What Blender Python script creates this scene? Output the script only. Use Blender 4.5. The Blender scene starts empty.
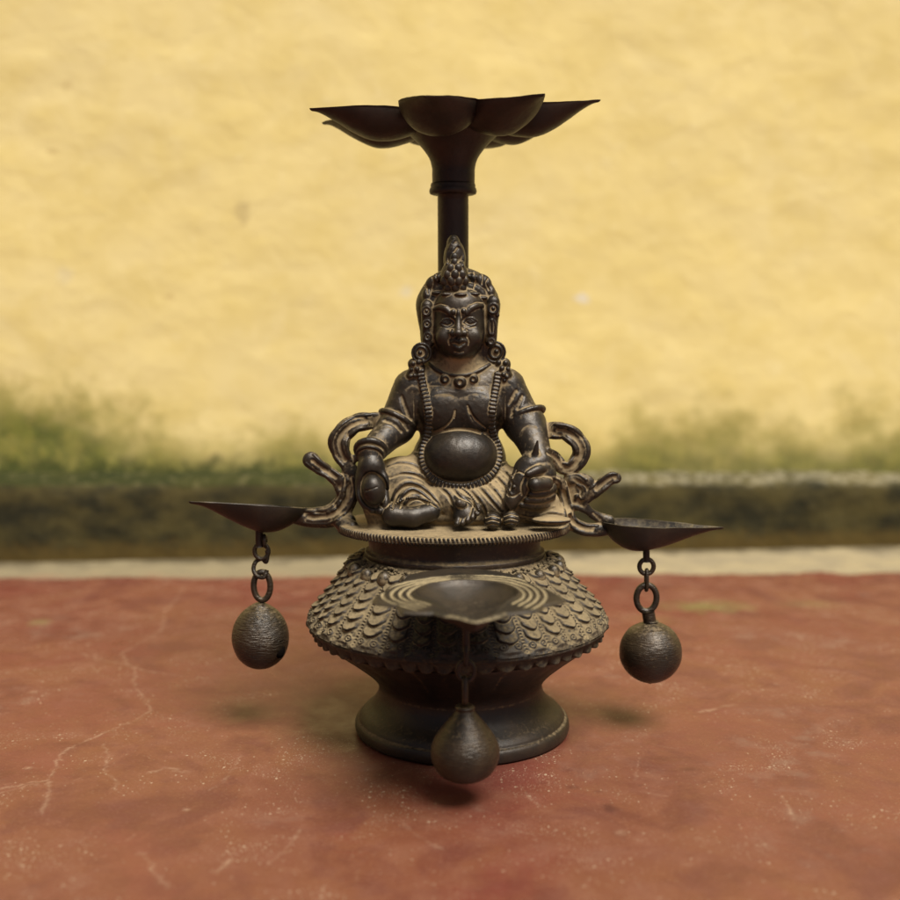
import bpy, math, random
import numpy as np
from mathutils import Matrix, Vector, Euler
random.seed(7); rng = np.random.default_rng(7)
S = 0.0004                      # metres per modelling unit
H_FIG = 0.5

# ------------------------------------------------------------------ camera, world, light
FOC = 1190.0; CAMY = -1180.0; CAMZ = 426.0; PITCH = math.atan(140.0/FOC)
sc = bpy.context.scene
cd = bpy.data.cameras.new('camera'); cam = bpy.data.objects.new('camera', cd); sc.collection.objects.link(cam)
cam.location = (0, CAMY*S, CAMZ*S); cam.rotation_euler = (math.pi/2-PITCH, 0, 0)
cd.sensor_width = 36; cd.lens = 36*FOC/900; cd.clip_start = 0.01; cd.clip_end = 200
cd.dof.use_dof = True; cd.dof.focus_distance = 1145*S; cd.dof.aperture_fstop = (cd.lens/1000)/(17.5*S)
sc.camera = cam

SUN_DIR = Vector((0.30, -0.42, 1.0)).normalized()      # towards the light
el = math.asin(SUN_DIR.z); az = math.atan2(SUN_DIR.x, SUN_DIR.y)
world = bpy.data.worlds.new('World'); sc.world = world; world.use_nodes = True
wn = world.node_tree.nodes; wl = world.node_tree.links
bg = wn['Background']; sky = wn.new('ShaderNodeTexSky'); sky.sky_type = 'NISHITA'; sky.sun_disc = False
sky.sun_elevation = el; sky.sun_rotation = az; sky.dust_density = 7.0; sky.air_density = 0.45; sky.ozone_density = 0.0
wl.new(sky.outputs[0], bg.inputs[0]); bg.inputs[1].default_value = 0.05
ld = bpy.data.lights.new('sun', 'SUN'); ld.energy = 4.6; ld.angle = math.radians(30); ld.color = (1.0, 0.955, 0.87)
sun = bpy.data.objects.new('sun', ld); sc.collection.objects.link(sun)
sun.rotation_euler = SUN_DIR.to_track_quat('Z', 'Y').to_euler()
sc.view_settings.view_transform = 'Standard'; sc.view_settings.look = 'None'
sc.view_settings.exposure = 0.48; sc.view_settings.gamma = 1.0

# ------------------------------------------------------------------ helpers
def P(px, py, Y=0.0):
    """point of the world (units) seen at photo pixel px,py at depth Y"""
    x = (px-450)/FOC; u = -(py-450)/FOC
    dy = math.cos(PITCH)+u*math.sin(PITCH); dz = -math.sin(PITCH)+u*math.cos(PITCH)
    t = (Y-CAMY)/dy
    return np.array([x*t, Y, CAMZ+dz*t])
def PZ(px, py, z):
    x = (px-450)/FOC; u = -(py-450)/FOC
    dy = math.cos(PITCH)+u*math.sin(PITCH); dz = -math.sin(PITCH)+u*math.cos(PITCH)
    t = (z-CAMZ)/dz
    return np.array([x*t, CAMY+dy*t, z])
COL = sc.collection
def link_mesh(name, V, Fq, mat, parent=None, smooth=True, attrs=None, normals=None, world_origin=None):
    """V in units; Fq (n,4) or (n,3) array or list of lists"""
    V = np.asarray(V, dtype=np.float64)
    org = np.zeros(3)
    if parent is not None: org = np.array(parent['_o'])
    elif world_origin is not None: org = np.asarray(world_origin, float)
    W = (V-org)*S
    me = bpy.data.meshes.new(name)
    if isinstance(Fq, list):
        me.from_pydata([tuple(v) for v in W], [], [tuple(f) for f in Fq])
    else:
        n, k = Fq.shape
        me.vertices.add(len(W)); me.vertices.foreach_set('co', W.astype(np.float32).ravel())
        me.loops.add(n*k); me.loops.foreach_set('vertex_index', Fq.astype(np.int32).ravel())
        me.polygons.add(n); me.polygons.foreach_set('loop_start', np.arange(0, n*k, k, dtype=np.int32))
        me.update(calc_edges=True)
    me.validate()
    if smooth: me.polygons.foreach_set('use_smooth', np.ones(len(me.polygons), bool))
    for a, d in (attrs or {}).items():
        at = me.attributes.new(a, 'FLOAT', 'POINT'); at.data.foreach_set('value', np.asarray(d, np.float32))
    if normals is not None and len(normals) == len(me.vertices):
        me.normals_split_custom_set_from_vertices(normals.astype(np.float32))
    me.materials.append(mat)
    o = bpy.data.objects.new(name, me); COL.objects.link(o)
    if parent is not None: o.parent = parent
    else: o.location = org*S
    o['_o'] = [float(a) for a in org]
    return o
def empty(name, org, label, cat, group=None):
    o = bpy.data.objects.new(name, None); COL.objects.link(o); o.location = np.asarray(org)*S
    o.empty_display_size = 0.01
    o['_o'] = [float(a) for a in org]; o['label'] = label; o['category'] = cat
    if group: o['group'] = group
    return o
def grid_faces(nu, nv, cu=False, cv=False, flip=False):
    iu = np.arange(nu if cu else nu-1); iv = np.arange(nv if cv else nv-1)
    A, B = np.meshgrid(iu, iv, indexing='ij'); A = A.ravel(); B = B.ravel()
    A2 = (A+1) % nu; B2 = (B+1) % nv
    f = np.stack([A*nv+B, A2*nv+B, A2*nv+B2, A*nv+B2], 1)
    return f[:, ::-1] if flip else f
def catmull(pts, n=8, closed=False):
    pts = [np.asarray(p, float) for p in pts]
    if closed: q = [pts[-1]]+pts+pts[:2]
    else: q = [2*pts[0]-pts[1]]+pts+[2*pts[-1]-pts[-2]]
    out = []
    for i in range(1, len(q)-2):
        for j in range(n):
            t = j/n
            out.append(0.5*((2*q[i])+(-q[i-1]+q[i+1])*t+(2*q[i-1]-5*q[i]+4*q[i+1]-q[i+2])*t*t+(-q[i-1]+3*q[i]-3*q[i+1]+q[i+2])*t**3))
    if not closed: out.append(pts[-1])
    return np.array(out)
def vnoise(X, Y, Z, f, seed=0):
    """smooth value noise in numpy, -1..1"""
    def h(i, j, k):
        n = (i*374761393+j*668265263+k*2147483647+seed*974634777) & 0xffffffff
        n = ((n ^ (n >> 13))*1274126177) & 0xffffffff
        return ((n ^ (n >> 16)) & 0xffff)/32767.5-1
    x = np.asarray(X)*f; y = np.asarray(Y)*f; z = np.asarray(Z)*f
    xi = np.floor(x).astype(np.int64); yi = np.floor(y).astype(np.int64); zi = np.floor(z).astype(np.int64)
    a = x-xi; b = y-yi; c = z-zi
    a = a*a*(3-2*a); b = b*b*(3-2*b); c = c*c*(3-2*c)
    r = 0
    for dx in (0, 1):
        for dy in (0, 1):
            for dz in (0, 1):
                r = r+h(xi+dx, yi+dy, zi+dz)*(a if dx else 1-a)*(b if dy else 1-b)*(c if dz else 1-c)
    return r
def tube(pts, rad, seg=14, closed=False, squash=None):
    """swept tube -> V,F ; squash=(a,b) cross section scale in frame"""
    pts = np.asarray(pts, float); n = len(pts)
    rad = np.broadcast_to(np.asarray(rad, float), (n,))
    if closed: T = np.roll(pts, -1, 0)-np.roll(pts, 1, 0)
    else: T = np.gradient(pts, axis=0)
    T /= np.linalg.norm(T, axis=1)[:, None]
    N = np.zeros_like(T); v = np.array([0.3, 0.9, 0.2]); v = v-T[0]*v.dot(T[0]); N[0] = v/np.linalg.norm(v)
    for i in range(1, n):
        v = N[i-1]-T[i]*N[i-1].dot(T[i]); N[i] = v/np.linalg.norm(v)
    B = np.cross(T, N); a = np.linspace(0, 2*np.pi, seg, endpoint=False)
    sa, sb = squash or (1, 1)
    V = pts[:, None]+rad[:, None, None]*(np.cos(a)[None, :, None]*N[:, None]*sa+np.sin(a)[None, :, None]*B[:, None]*sb)
    F = grid_faces(n, seg, cu=closed, cv=True)
    V = V.reshape(-1, 3)
    if not closed:
        V = np.vstack([V, pts[0], pts[-1]]); c0 = n*seg; L = (n-1)*seg; j = np.arange(seg); j2 = (j+1) % seg
        caps = [[c0, int(b), int(a_)] for a_, b in zip(j, j2)]+[[c0+1, int(L+a_), int(L+b)] for a_, b in zip(j, j2)]
        return V, [list(map(int, f)) for f in F]+caps
    return V, F
def merge(*parts):
    VV = []; FF = []; o = 0
    for V, F in parts:
        VV.append(np.asarray(V)); FF += [[int(i)+o for i in f] for f in (F.tolist() if isinstance(F, np.ndarray) else F)]; o += len(V)
    return np.vstack(VV), FF
def ring_pts(c, r, axis='y', n=28, rz=None):
    a = np.linspace(0, 2*np.pi, n, endpoint=False); rz = rz or r
    c = np.asarray(c, float); o = np.zeros(n)
    if axis == 'y': q = np.stack([r*np.cos(a), o, rz*np.sin(a)], 1)
    elif axis == 'x': q = np.stack([o, r*np.cos(a), rz*np.sin(a)], 1)
    else: q = np.stack([r*np.cos(a), r*np.sin(a), o], 1)
    return c+q
def revolve(prof, n=96, cx=0, cy=0, sy=1.0, lean=None):
    """prof [(R,z)]"""
    prof = np.asarray(prof, float); a = np.linspace(0, 2*np.pi, n, endpoint=False)
    R = prof[:, 0][None]; z = prof[:, 1][None]
    X = R*np.cos(a)[:, None]+cx+(lean(z) if lean else 0); Y = R*np.sin(a)[:, None]*sy+cy; Z = z+0*X
    return np.stack([X, Y, Z], 2).reshape(-1, 3), grid_faces(n, len(prof), cu=True)

# ------------------------------------------------------------------ materials
class NT:
    def __init__(s, name):
        s.m = bpy.data.materials.new(name); s.m.use_nodes = True; s.t = s.m.node_tree; s.b = s.t.nodes['Principled BSDF']
    def n(s, t, **k):
        o = s.t.nodes.new(t)
        for a, v in k.items(): setattr(o, a, v)
        return o
    def l(s, a, b): s.t.links.new(a, b)
    def val(s, sock, v):
        if hasattr(v, 'links') or isinstance(v, bpy.types.NodeSocket): s.l(v, sock)
        else: sock.default_value = v
    def math(s, op, a, b=0.0, clamp=False):
        o = s.n('ShaderNodeMath', operation=op, use_clamp=clamp); s.val(o.inputs[0], a); s.val(o.inputs[1], b); return o.outputs[0]
    def mapr(s, v, a, b, c=0.0, d=1.0, smooth=True):
        o = s.n('ShaderNodeMapRange'); o.interpolation_type = 'SMOOTHSTEP' if smooth else 'LINEAR'
        s.l(v, o.inputs[0]); s.val(o.inputs[1], a); s.val(o.inputs[2], b); s.val(o.inputs[3], c); s.val(o.inputs[4], d); return o.outputs[0]
    def mix(s, f, a, b, mode='MIX'):
        o = s.n('ShaderNodeMix', data_type='RGBA', blend_type=mode); s.val(o.inputs[0], f)
        s.val(o.inputs[6], a if not isinstance(a, tuple) else (*a, 1)); s.val(o.inputs[7], b if not isinstance(b, tuple) else (*b, 1)); return o.outputs[2]
    def pos(s, scale=(1, 1, 1)):
        g = s.n('ShaderNodeNewGeometry'); v = s.n('ShaderNodeVectorMath', operation='MULTIPLY'); s.l(g.outputs['Position'], v.inputs[0])
        v.inputs[1].default_value = tuple(c/S for c in scale); return v.outputs[0]      # position in units
    def noise(s, scale, detail=4, rough=0.55, vec=None, dist=0.0):
        o = s.n('ShaderNodeTexNoise'); o.inputs['Scale'].default_value = scale; o.inputs['Detail'].default_value = detail
        o.inputs['Roughness'].default_value = rough; o.inputs['Distortion'].default_value = dist
        s.l(vec if vec is not None else s.pos(), o.inputs['Vector']); return o.outputs[0]
    def attr(s, name):
        o = s.n('ShaderNodeAttribute', attribute_name=name); return o.outputs['Fac']
    def bump(s, h, dist, strength=1.0, prev=None):
        o = s.n('ShaderNodeBump'); o.inputs['Distance'].default_value = dist*S; o.inputs['Strength'].default_value = strength
        s.l(h, o.inputs['Height'])
        if prev is not None: s.l(prev, o.inputs['Normal'])
        return o.outputs[0]

def bronze(name, dark=(0.0165, 0.0135, 0.0100), dust=(0.270, 0.198, 0.100), bias=0.0, lines=False, use_attr=True, updust=0.25, rough=0.35):
    t = NT(name); b = t.b
    n1 = t.noise(0.035, 5); n2 = t.noise(0.25, 5, 0.6); n3 = t.noise(1.3, 3, 0.6)
    base = t.mix(t.mapr(n1, 0.35, 0.7), dark, (dark[0]*2.1, dark[1]*1.85, dark[2]*1.5))
    base = t.mix(t.mapr(n2, 0.45, 0.75, 0, 0.55), base, (dark[0]*1.7, dark[1]*1.25, dark[2]*0.9))
    g = t.n('ShaderNodeNewGeometry'); sx = t.n('ShaderNodeSeparateXYZ'); t.l(g.outputs['Normal'], sx.inputs[0])
    up = t.mapr(sx.outputs[2], 0.25, 1.0, 0, updust)
    d = t.math('ADD', up, bias)
    if use_attr: d = t.math('ADD', d, t.attr('dust'))
    d = t.math('ADD', d, t.mapr(n2, 0.3, 0.7, -0.19, 0.19, False)); d = t.math('ADD', d, t.mapr(n3, 0.3, 0.7, -0.10, 0.10, False))
    f = t.mapr(d, 0.08, 0.55, 0.0, 0.95, False)
    dc = t.mix(t.mapr(n1, 0.3, 0.7), dust, (dust[0]*0.62, dust[1]*0.62, dust[2]*0.62))
    t.l(t.mix(f, base, dc), b.inputs['Base Color'])
    t.l(t.mapr(f, 0, 0.8, 0.35, 0.0), b.inputs['Metallic'])
    r = t.mapr(n2, 0.3, 0.75, rough-0.03, rough+0.09, False)
    t.l(t.math('ADD', r, t.mapr(f, 0.0, 0.6, 0.0, 0.45)), b.inputs['Roughness'])
    b.inputs['Specular IOR Level'].default_value = 0.5
    bm = t.bump(n3, 0.35, 0.6); bm = t.bump(n2, 0.5, 0.5, bm)
    if lines:
        vv = t.noise(0.35, 3, 0.5, t.pos((0.35, 0.35, 2.2))); bm = t.bump(vv, 1.3*lines, 0.6, bm)
    t.l(bm, b.inputs['Normal'])
    return t.m
M_BR = bronze('bronze_patina')
M_LOTUS = bronze('bronze_dark', dark=(0.014, 0.0095, 0.0070), bias=-0.25, use_attr=False, updust=0.3, rough=0.46)
M_FOOT = bronze('bronze_foot', dark=(0.019, 0.0145, 0.0105), bias=-0.10, updust=0.18, rough=0.42)
M_SKIRT = bronze('bronze_dusty', dust=(0.190, 0.144, 0.076), bias=0.06, updust=0.45, rough=0.58)
M_BELL = bronze('bronze_bell', dark=(0.021, 0.016, 0.0105), bias=-0.03, lines=True, use_attr=False, updust=0.16, rough=0.33)
M_BELL2 = bronze('bronze_ribbed_bell', dark=(0.020, 0.0155, 0.0105), bias=-0.02, lines=2.6, use_attr=False, updust=0.14, rough=0.32)
M_DISH = bronze('bronze_dish', bias=-0.12, updust=0.16, rough=0.45, use_attr=True, dust=(0.27, 0.215, 0.115))

# ------------------------------------------------------------------ sculpting engine (signed distance grid)
CL = 5.0
def rotm(deg, axis='y'):
    return np.array(Matrix.Rotation(math.radians(deg), 3, axis.upper()))
class E_:      # ellipsoid
    def __init__(s, c, r, R=None):
        s.c = np.asarray(c, float); s.r = np.asarray((r, r, r) if np.isscalar(r) else r, float); s.R = R
        if R is None: e = s.r
        else: e = np.sqrt(((R*s.r[None])**2).sum(1))
        s.lo = s.c-e; s.hi = s.c+e
    def d(s, X, Y, Z):
        x = X-s.c[0]; y = Y-s.c[1]; z = Z-s.c[2]
        if s.R is not None:
            R = s.R; x, y, z = (R[0, 0]*x+R[1, 0]*y+R[2, 0]*z, R[0, 1]*x+R[1, 1]*y+R[2, 1]*z, R[0, 2]*x+R[1, 2]*y+R[2, 2]*z)
        r = s.r
        k0 = np.sqrt((x/r[0])**2+(y/r[1])**2+(z/r[2])**2); k1 = np.sqrt((x/r[0]**2)**2+(y/r[1]**2)**2+(z/r[2]**2)**2)
        return k0*(k0-1)/np.maximum(k1, 1e-6)
class C_:      # tapered capsule, optional flattening: w = (direction, scale) shrink of that direction
    def __init__(s, a, b, ra, rb=None, flat=None):
        s.a = np.asarray(a, float); s.b = np.asarray(b, float); s.ra = ra; s.rb = ra if rb is None else rb; s.flat = flat
        m = max(s.ra, s.rb); s.lo = np.minimum(s.a, s.b)-m; s.hi = np.maximum(s.a, s.b)+m
    def d(s, X, Y, Z):
        ba = s.b-s.a; L = max(ba.dot(ba), 1e-9)
        x = X-s.a[0]; y = Y-s.a[1]; z = Z-s.a[2]
        h = np.clip((x*ba[0]+y*ba[1]+z*ba[2])/L, 0, 1)
        x = x-h*ba[0]; y = y-h*ba[1]; z = z-h*ba[2]
        r = s.ra+(s.rb-s.ra)*h
        if s.flat is None: return np.sqrt(x*x+y*y+z*z)-r
        n, f = s.flat
        q = x*n[0]+y*n[1]+z*n[2]; rest = np.maximum(x*x+y*y+z*z-q*q, 0)
        rt = r*f
        k0 = np.sqrt(rest/r**2+(q/rt)**2); k1 = np.sqrt(rest/r**4+(q/rt**2)**2)
        return k0*(k0-1)/np.maximum(k1, 1e-6)
def T_(pts, rad, flat=None):
    pts = np.asarray(pts); n = len(pts)
    rad = np.interp(np.linspace(0, 1, n), np.linspace(0, 1, len(rad)), rad) if not np.isscalar(rad) else np.full(n, float(rad))
    return [C_(pts[i], pts[i+1], rad[i], rad[i+1], flat) for i in range(n-1)]
class Field:
    def __init__(s, lo, hi, h):
        s.lo = np.asarray(lo, float); s.h = h; s.n = np.ceil((np.asarray(hi)-s.lo)/h).astype(int)+1
        s.D = np.full(s.n, CL, np.float32); s.L = np.zeros(s.n, np.uint8)
    def ax(s, i0, i1):
        f = [(s.lo[k]+np.arange(i0[k], i1[k])*s.h).astype(np.float32) for k in range(3)]
        return f[0][:, None, None], f[1][None, :, None], f[2][None, None, :]
    def box(s, lo, hi, pad):
        i0 = np.clip(np.floor((lo-pad-s.lo)/s.h).astype(int), 0, s.n); i1 = np.clip(np.ceil((hi+pad-s.lo)/s.h).astype(int)+1, 0, s.n)
        return i0, i1
    def op(s, atoms, k=1.0, label=None, cut=False, kin=0.0):
        if not isinstance(atoms, (list, tuple)): atoms = [atoms]
        if not atoms: return
        pad = CL
        lo = np.min([a.lo for a in atoms], 0); hi = np.max([a.hi for a in atoms], 0)
        g0, g1 = s.box(lo, hi, pad)
        if np.any(g1 <= g0): return
        if len(atoms) == 1: T = atoms[0].d(*s.ax(g0, g1)).astype(np.float32)
        else:
            T = np.full(g1-g0, CL, np.float32)
            for a in atoms:
                i0, i1 = s.box(a.lo, a.hi, pad)
                if np.any(i1 <= i0): continue
                d = a.d(*s.ax(i0, i1)).astype(np.float32); sl = tuple(slice(p-q, r-q) for p, r, q in zip(i0, i1, g0))
                if kin > 0:
                    o = T[sl]; hh = np.maximum(kin-np.abs(o-d), 0)/kin; T[sl] = np.minimum(o, d)-hh*hh*kin*0.25
                else: np.minimum(T[sl], d, out=T[sl])
        sl = tuple(slice(p, q) for p, q in zip(g0, g1)); D = s.D[sl]
        if cut:
            Tn = -T; hh = np.maximum(k-np.abs(D-Tn), 0)/k; s.D[sl] = np.maximum(D, Tn)+hh*hh*k*0.25
            if label is not None:
                m = (T < 0.6); s.L[sl][m] = label
        else:
            if label is not None:
                m = T < D+0.0; s.L[sl][m] = label
            hh = np.maximum(k-np.abs(D-T), 0)/k; s.D[sl] = np.minimum(np.minimum(D, T)-hh*hh*k*0.25, CL)
    def sample(s, p):
        q = (np.asarray(p, np.float64)-s.lo)/s.h; q = np.clip(q, 0, np.array(s.n)-1.001); i = q.astype(np.int64); f = (q-i).astype(np.float32)
        D = s.D.ravel(); ny, nz = s.n[1], s.n[2]; b = (i[:, 0]*ny+i[:, 1])*nz+i[:, 2]; r = 0
        for dx in (0, 1):
            for dy in (0, 1):
                for dz in (0, 1):
                    w = (f[:, 0] if dx else 1-f[:, 0])*(f[:, 1] if dy else 1-f[:, 1])*(f[:, 2] if dz else 1-f[:, 2])
                    r = r+w*D[b+(dx*ny+dy)*nz+dz]
        return r
    def on(s, px, py, off=0.0, ymin=-95, ymax=90):
        Ys = np.arange(ymin, ymax, s.h*0.5); a = P(px, py, 0.0); b = P(px, py, 100.0)
        pts = a[None]+(b-a)[None]*(Ys/100)[:, None]
        d = s.sample(pts); m = np.flatnonzero(d < 0)
        if len(m) == 0: return P(px, py, 0.0+off)
        return P(px, py, Ys[m[0]]+off)
    def curve(s, pp, off=0.0, n=6, closed=False):
        c = catmull([(a, b, 0) for a, b in pp], n, closed); return [s.on(q[0], q[1], off) for q in c]
    def noise(s, amp, f, seed):
        # break up the surface a little, slab by slab
        for i in range(s.n[0]):
            D = s.D[i]; m = np.abs(D) < 3
            if not m.any(): continue
            j, k = np.nonzero(m); x = s.lo[0]+i*s.h; y = s.lo[1]+j*s.h; z = s.lo[2]+k*s.h
            D[j, k] += amp*(vnoise(np.full(len(y), x), y, z, f, seed)+0.5*vnoise(np.full(len(y), x), y, z, f*2.3, seed+1)).astype(np.float32)
    def mesh(s):
        D = s.D; n = s.n; ny, nz = int(n[1]), int(n[2]); flat = D.ravel(); ins = D < 0
        acts = []
        for i in range(n[0]-1):
            a = ins[i].astype(np.uint8)+ins[i+1]
            c = a[:-1, :-1]+a[1:, :-1]+a[:-1, 1:]+a[1:, 1:]
            j, k = np.nonzero((c > 0) & (c < 8))
            acts.append((i*ny+j)*nz+k)
        act = np.concatenate(acts)
        ci = act//(ny*nz); cj = (act//nz) % ny; ck = act % nz
        offs = [(dx, dy, dz) for dx in (0, 1) for dy in (0, 1) for dz in (0, 1)]
        val = np.stack([flat[act+(dx*ny+dy)*nz+dz] for dx, dy, dz in offs], 1)
        acc = np.zeros((len(act), 3)); cnt = np.zeros(len(act))
        for a in range(8):
            for b in range(a+1, 8):
                da = np.array(offs[a]); db = np.array(offs[b])
                if np.abs(da-db).sum() != 1: continue
                va = val[:, a]; vb = val[:, b]; m = (va < 0) != (vb < 0)
                t = np.where(m, va/np.where(m, va-vb, 1), 0)
                acc += m[:, None]*(da+(db-da)*t[:, None]); cnt += m
        V = s.lo+(np.stack([ci, cj, ck], 1)+acc/cnt[:, None])*s.h
        # relax onto the true surface
        def grad(p):
            e = s.h; return np.stack([(s.sample(p+np.eye(3)[k]*e)-s.sample(p-np.eye(3)[k]*e))/(2*e) for k in range(3)], 1)
        quads = []
        stride = (ny*nz, nz, 1)
        for axis in range(3):
            sl0 = [slice(0, n[k]-1) for k in range(3)]
            for i in range(n[0]-1):
                if axis == 0: A, B = ins[i, 1:-1, 1:-1], ins[i+1, 1:-1, 1:-1]; jo = ko = 1
                elif axis == 1:
                    if i == 0: continue
                    A, B = ins[i, :-1, 1:-1], ins[i, 1:, 1:-1]; jo = 0; ko = 1
                else:
                    if i == 0: continue
                    A, B = ins[i, 1:-1, :-1], ins[i, 1:-1, 1:]; jo = 1; ko = 0
                j, k = np.nonzero(A != B)
                if len(j) == 0: continue
                fl = A[j, k]; j = j+jo; k = k+ko; c = (i*ny+j)*nz+k
                u, v = [(1, 2), (2, 0), (0, 1)][axis]; su, sv = stride[u], stride[v]
                q = np.stack([c-su-sv, c-sv, c, c-su], 1)
                q[~fl] = q[~fl][:, ::-1]; quads.append(q)
        Q = np.searchsorted(act, np.concatenate(quads))
        lab = s.L.ravel()[act+(np.round(acc[:, 0]/cnt).astype(int)*ny+np.round(acc[:, 1]/cnt).astype(int))*nz+np.round(acc[:, 2]/cnt).astype(int)]
        # light smoothing then projection
        for _ in range(1):
            A_ = np.zeros_like(V); W = np.zeros(len(V))
            for a in range(4):
                b = (a+1) % 4
                for k in range(3):
                    A_[:, k] += np.bincount(Q[:, a], V[Q[:, b], k], len(V))+np.bincount(Q[:, b], V[Q[:, a], k], len(V))
                W += np.bincount(Q[:, a], minlength=len(V))+np.bincount(Q[:, b], minlength=len(V))
            V = np.where(W[:, None] > 0, 0.5*V+0.5*A_/np.maximum(W, 1)[:, None], V)
            g = grad(V); gl = np.maximum((g*g).sum(1), 0.05); d = s.sample(V); V = V-g*(np.clip(d, -.5, .5)/gl)[:, None]*0.8
        N = grad(V); N /= np.maximum(np.linalg.norm(N, axis=1), 1e-6)[:, None]
        # cavity: how far the surroundings fill in
        dirs = [np.array(v, float)/np.linalg.norm(v) for v in [(1, 0, 0), (-1, 0, 0), (0, 1, 0), (0, -1, 0), (0, 0, 1), (0, 0, -1), (1, 1, 1), (-1, 1, 1), (1, -1, 1), (1, 1, -1), (-1, -1, 1), (-1, 1, -1), (1, -1, -1), (-1, -1, -1)]]
        cav = 0
        for r_, w_ in ((1.3, 1.0), (3.2, 0.8)):
            m = 0
            for v in dirs: m = m+s.sample(V+v*r_)
            cav = cav-w_*m/len(dirs)/r_
        return V, Q, lab, N, cav
def emit_parts(V, Q, lab, N, attrs, table, default):
    """split one sculpted surface into its named parts; table label->(name,parent,mat,extra)"""
    fl = lab[Q[:, 0]]
    objs = {}
    for L in np.unique(fl):
        q = Q[fl == L]; u, inv = np.unique(q, return_inverse=True); q = inv.reshape(q.shape)
        name, parent, mat = table.get(int(L), default)
        if len(q) < 12: continue
        par = objs[parent] if isinstance(parent, int) else parent
        o = link_mesh(name, V[u], q, mat, par, attrs={k: a[u] for k, a in attrs.items()}, normals=N[u])
        objs[int(L)] = o
    return objs

LAMP = empty('oil_lamp', (12, 0, 0), 'dark bronze ritual oil lamp with seated potbellied deity, standing on the red floor', 'oil lamp')
# ------------------------------------------------------------------ floor, strip, wall
def axis_lines(lo, flo, fhi, hi, step, grow=1.35):
    a = list(np.arange(flo, fhi+1e-6, step)); s = step
    while a[-1] < hi: s *= grow; a.append(a[-1]+s)
    s = step
    while a[0] > lo: s *= grow; a.insert(0, a[0]-s)
    return np.array(a)
xs = axis_lines(-9000, -640, 640, 9000, 1.7); ys = axis_lines(-9000, -430, 420, 421, 1.7)
ys = np.concatenate([ys[ys <= 420], np.arange(423, 676, 4.0), [680.0]])
GX, GY = np.meshgrid(xs, ys, indexing='ij'); EY = GY.copy()
tail = np.clip((GY-560)/120, 0, 1)
edge = 22+GX*0.036+11*vnoise(GX, GX*0, GX*0, 0.02, 3)+3*vnoise(GX, GX*0, GX*0, 0.12, 4)
EY += tail*edge
GZ = 0.35*vnoise(GX, EY, GX*0, 0.02, 5)+0.10*vnoise(GX, EY, GX*0, 0.11, 6)
GZ *= np.clip(((GX-12)**2+EY**2)/200**2, 0.0, 1)
mark = np.zeros_like(GX); spot = np.zeros_like(GX); moss = np.zeros_like(GX)
def wander(pp, jit, seed, step=4.0):
    w = [PZ(a, b, 0)[:2] for a, b in pp]; out = [w[0]]; r = np.random.default_rng(seed)
    for a, b in zip(w[:-1], w[1:]):
        n = max(2, int(np.linalg.norm(b-a)/step)); t = np.linspace(0, 1, n+1)[1:]
        for u in t: out.append(a+(b-a)*u+r.normal(0, jit, 2)*(1 if u < 1 else 0.3))
    return np.array(out)
def stroke(w, width, amp, seed, arr, fade=0.5):
    r = np.random.default_rng(seed)
    for i, (a, b) in enumerate(zip(w[:-1], w[1:])):
        wd = width*r.uniform(0.6, 1.5); am = amp*r.uniform(fade, 1.1)
        lo = np.minimum(a, b)-wd*4; hi = np.maximum(a, b)+wd*4
        i0, i1 = np.searchsorted(xs, (lo[0], hi[0])); j0, j1 = np.searchsorted(ys, (lo[1]-15, hi[1]))
        if i1 <= i0 or j1 <= j0: continue
        x = GX[i0:i1, j0:j1]; y = EY[i0:i1, j0:j1]; d = b-a; L = max(d.dot(d), 1e-6)
        h = np.clip(((x-a[0])*d[0]+(y-a[1])*d[1])/L, 0, 1)
        q = np.hypot(x-a[0]-h*d[0], y-a[1]-h*d[1])
        arr[i0:i1, j0:j1] = np.maximum(arr[i0:i1, j0:j1], am*np.exp(-(q/wd)**2))
for k, (pp, w, a, j) in enumerate([
    ([(184, 588), (176, 600), (165, 612), (162, 630), (142, 642), (122, 654), (128, 664), (136, 672), (134, 686), (146, 699), (152, 711), (138, 718), (110, 730), (84, 742), (62, 752), (56, 766), (46, 781), (22, 788), (0, 793)], 1.15, 0.62, 1.6),
    ([(0, 789), (14, 787), (34, 782), (46, 781), (50, 790), (42, 815)], 1.4, 0.7, 1.2),
    ([(104, 744), (108, 758), (104, 770), (114, 780), (116, 790)], 1.1, 0.55, 1.0),
    ([(84, 654), (104, 661), (124, 664), (150, 672), (186, 676)], 1.3, 0.5, 1.2),
    ([(240, 755), (230, 775), (210, 790)], 1.0, 0.4, 1.5),
    ([(300, 830), (285, 850), (268, 866)], 1.2, 0.45, 0.8),
    ([(140, 850), (152, 868), (168, 888)], 1.6, 0.35, 0.8),
    ([(520, 785), (530, 798), (540, 806)], 0.8, 0.55, 0.3),
    ([(782, 796), (788, 806), (794, 820)], 1.2, 0.7, 0.4),
    ([(640, 757), (637, 768), (635, 780)], 0.9, 0.35, 0.5),
    ([(400, 822), (420, 838), (445, 850)], 1.3, 0.35, 0.8),
    ([(216, 872), (224, 866), (232, 858)], 1.5, 0.6, 0.3),
    ([(700, 712), (718, 708), (734, 704)], 2.4, 0.5, 2.0),
    ([(150, 772), (165, 768), (190, 772)], 2.2, 0.45, 2.4),
    ([(650, 648), (640, 690), (600, 720)], 1.2, 0.10, 2.0),
    ([(740, 560), (790, 600), (900, 640)], 2.6, 0.14, 3.0)]):
    stroke(wander(pp, j, k+20), w, a, k+50, mark, 0.25)
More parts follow.
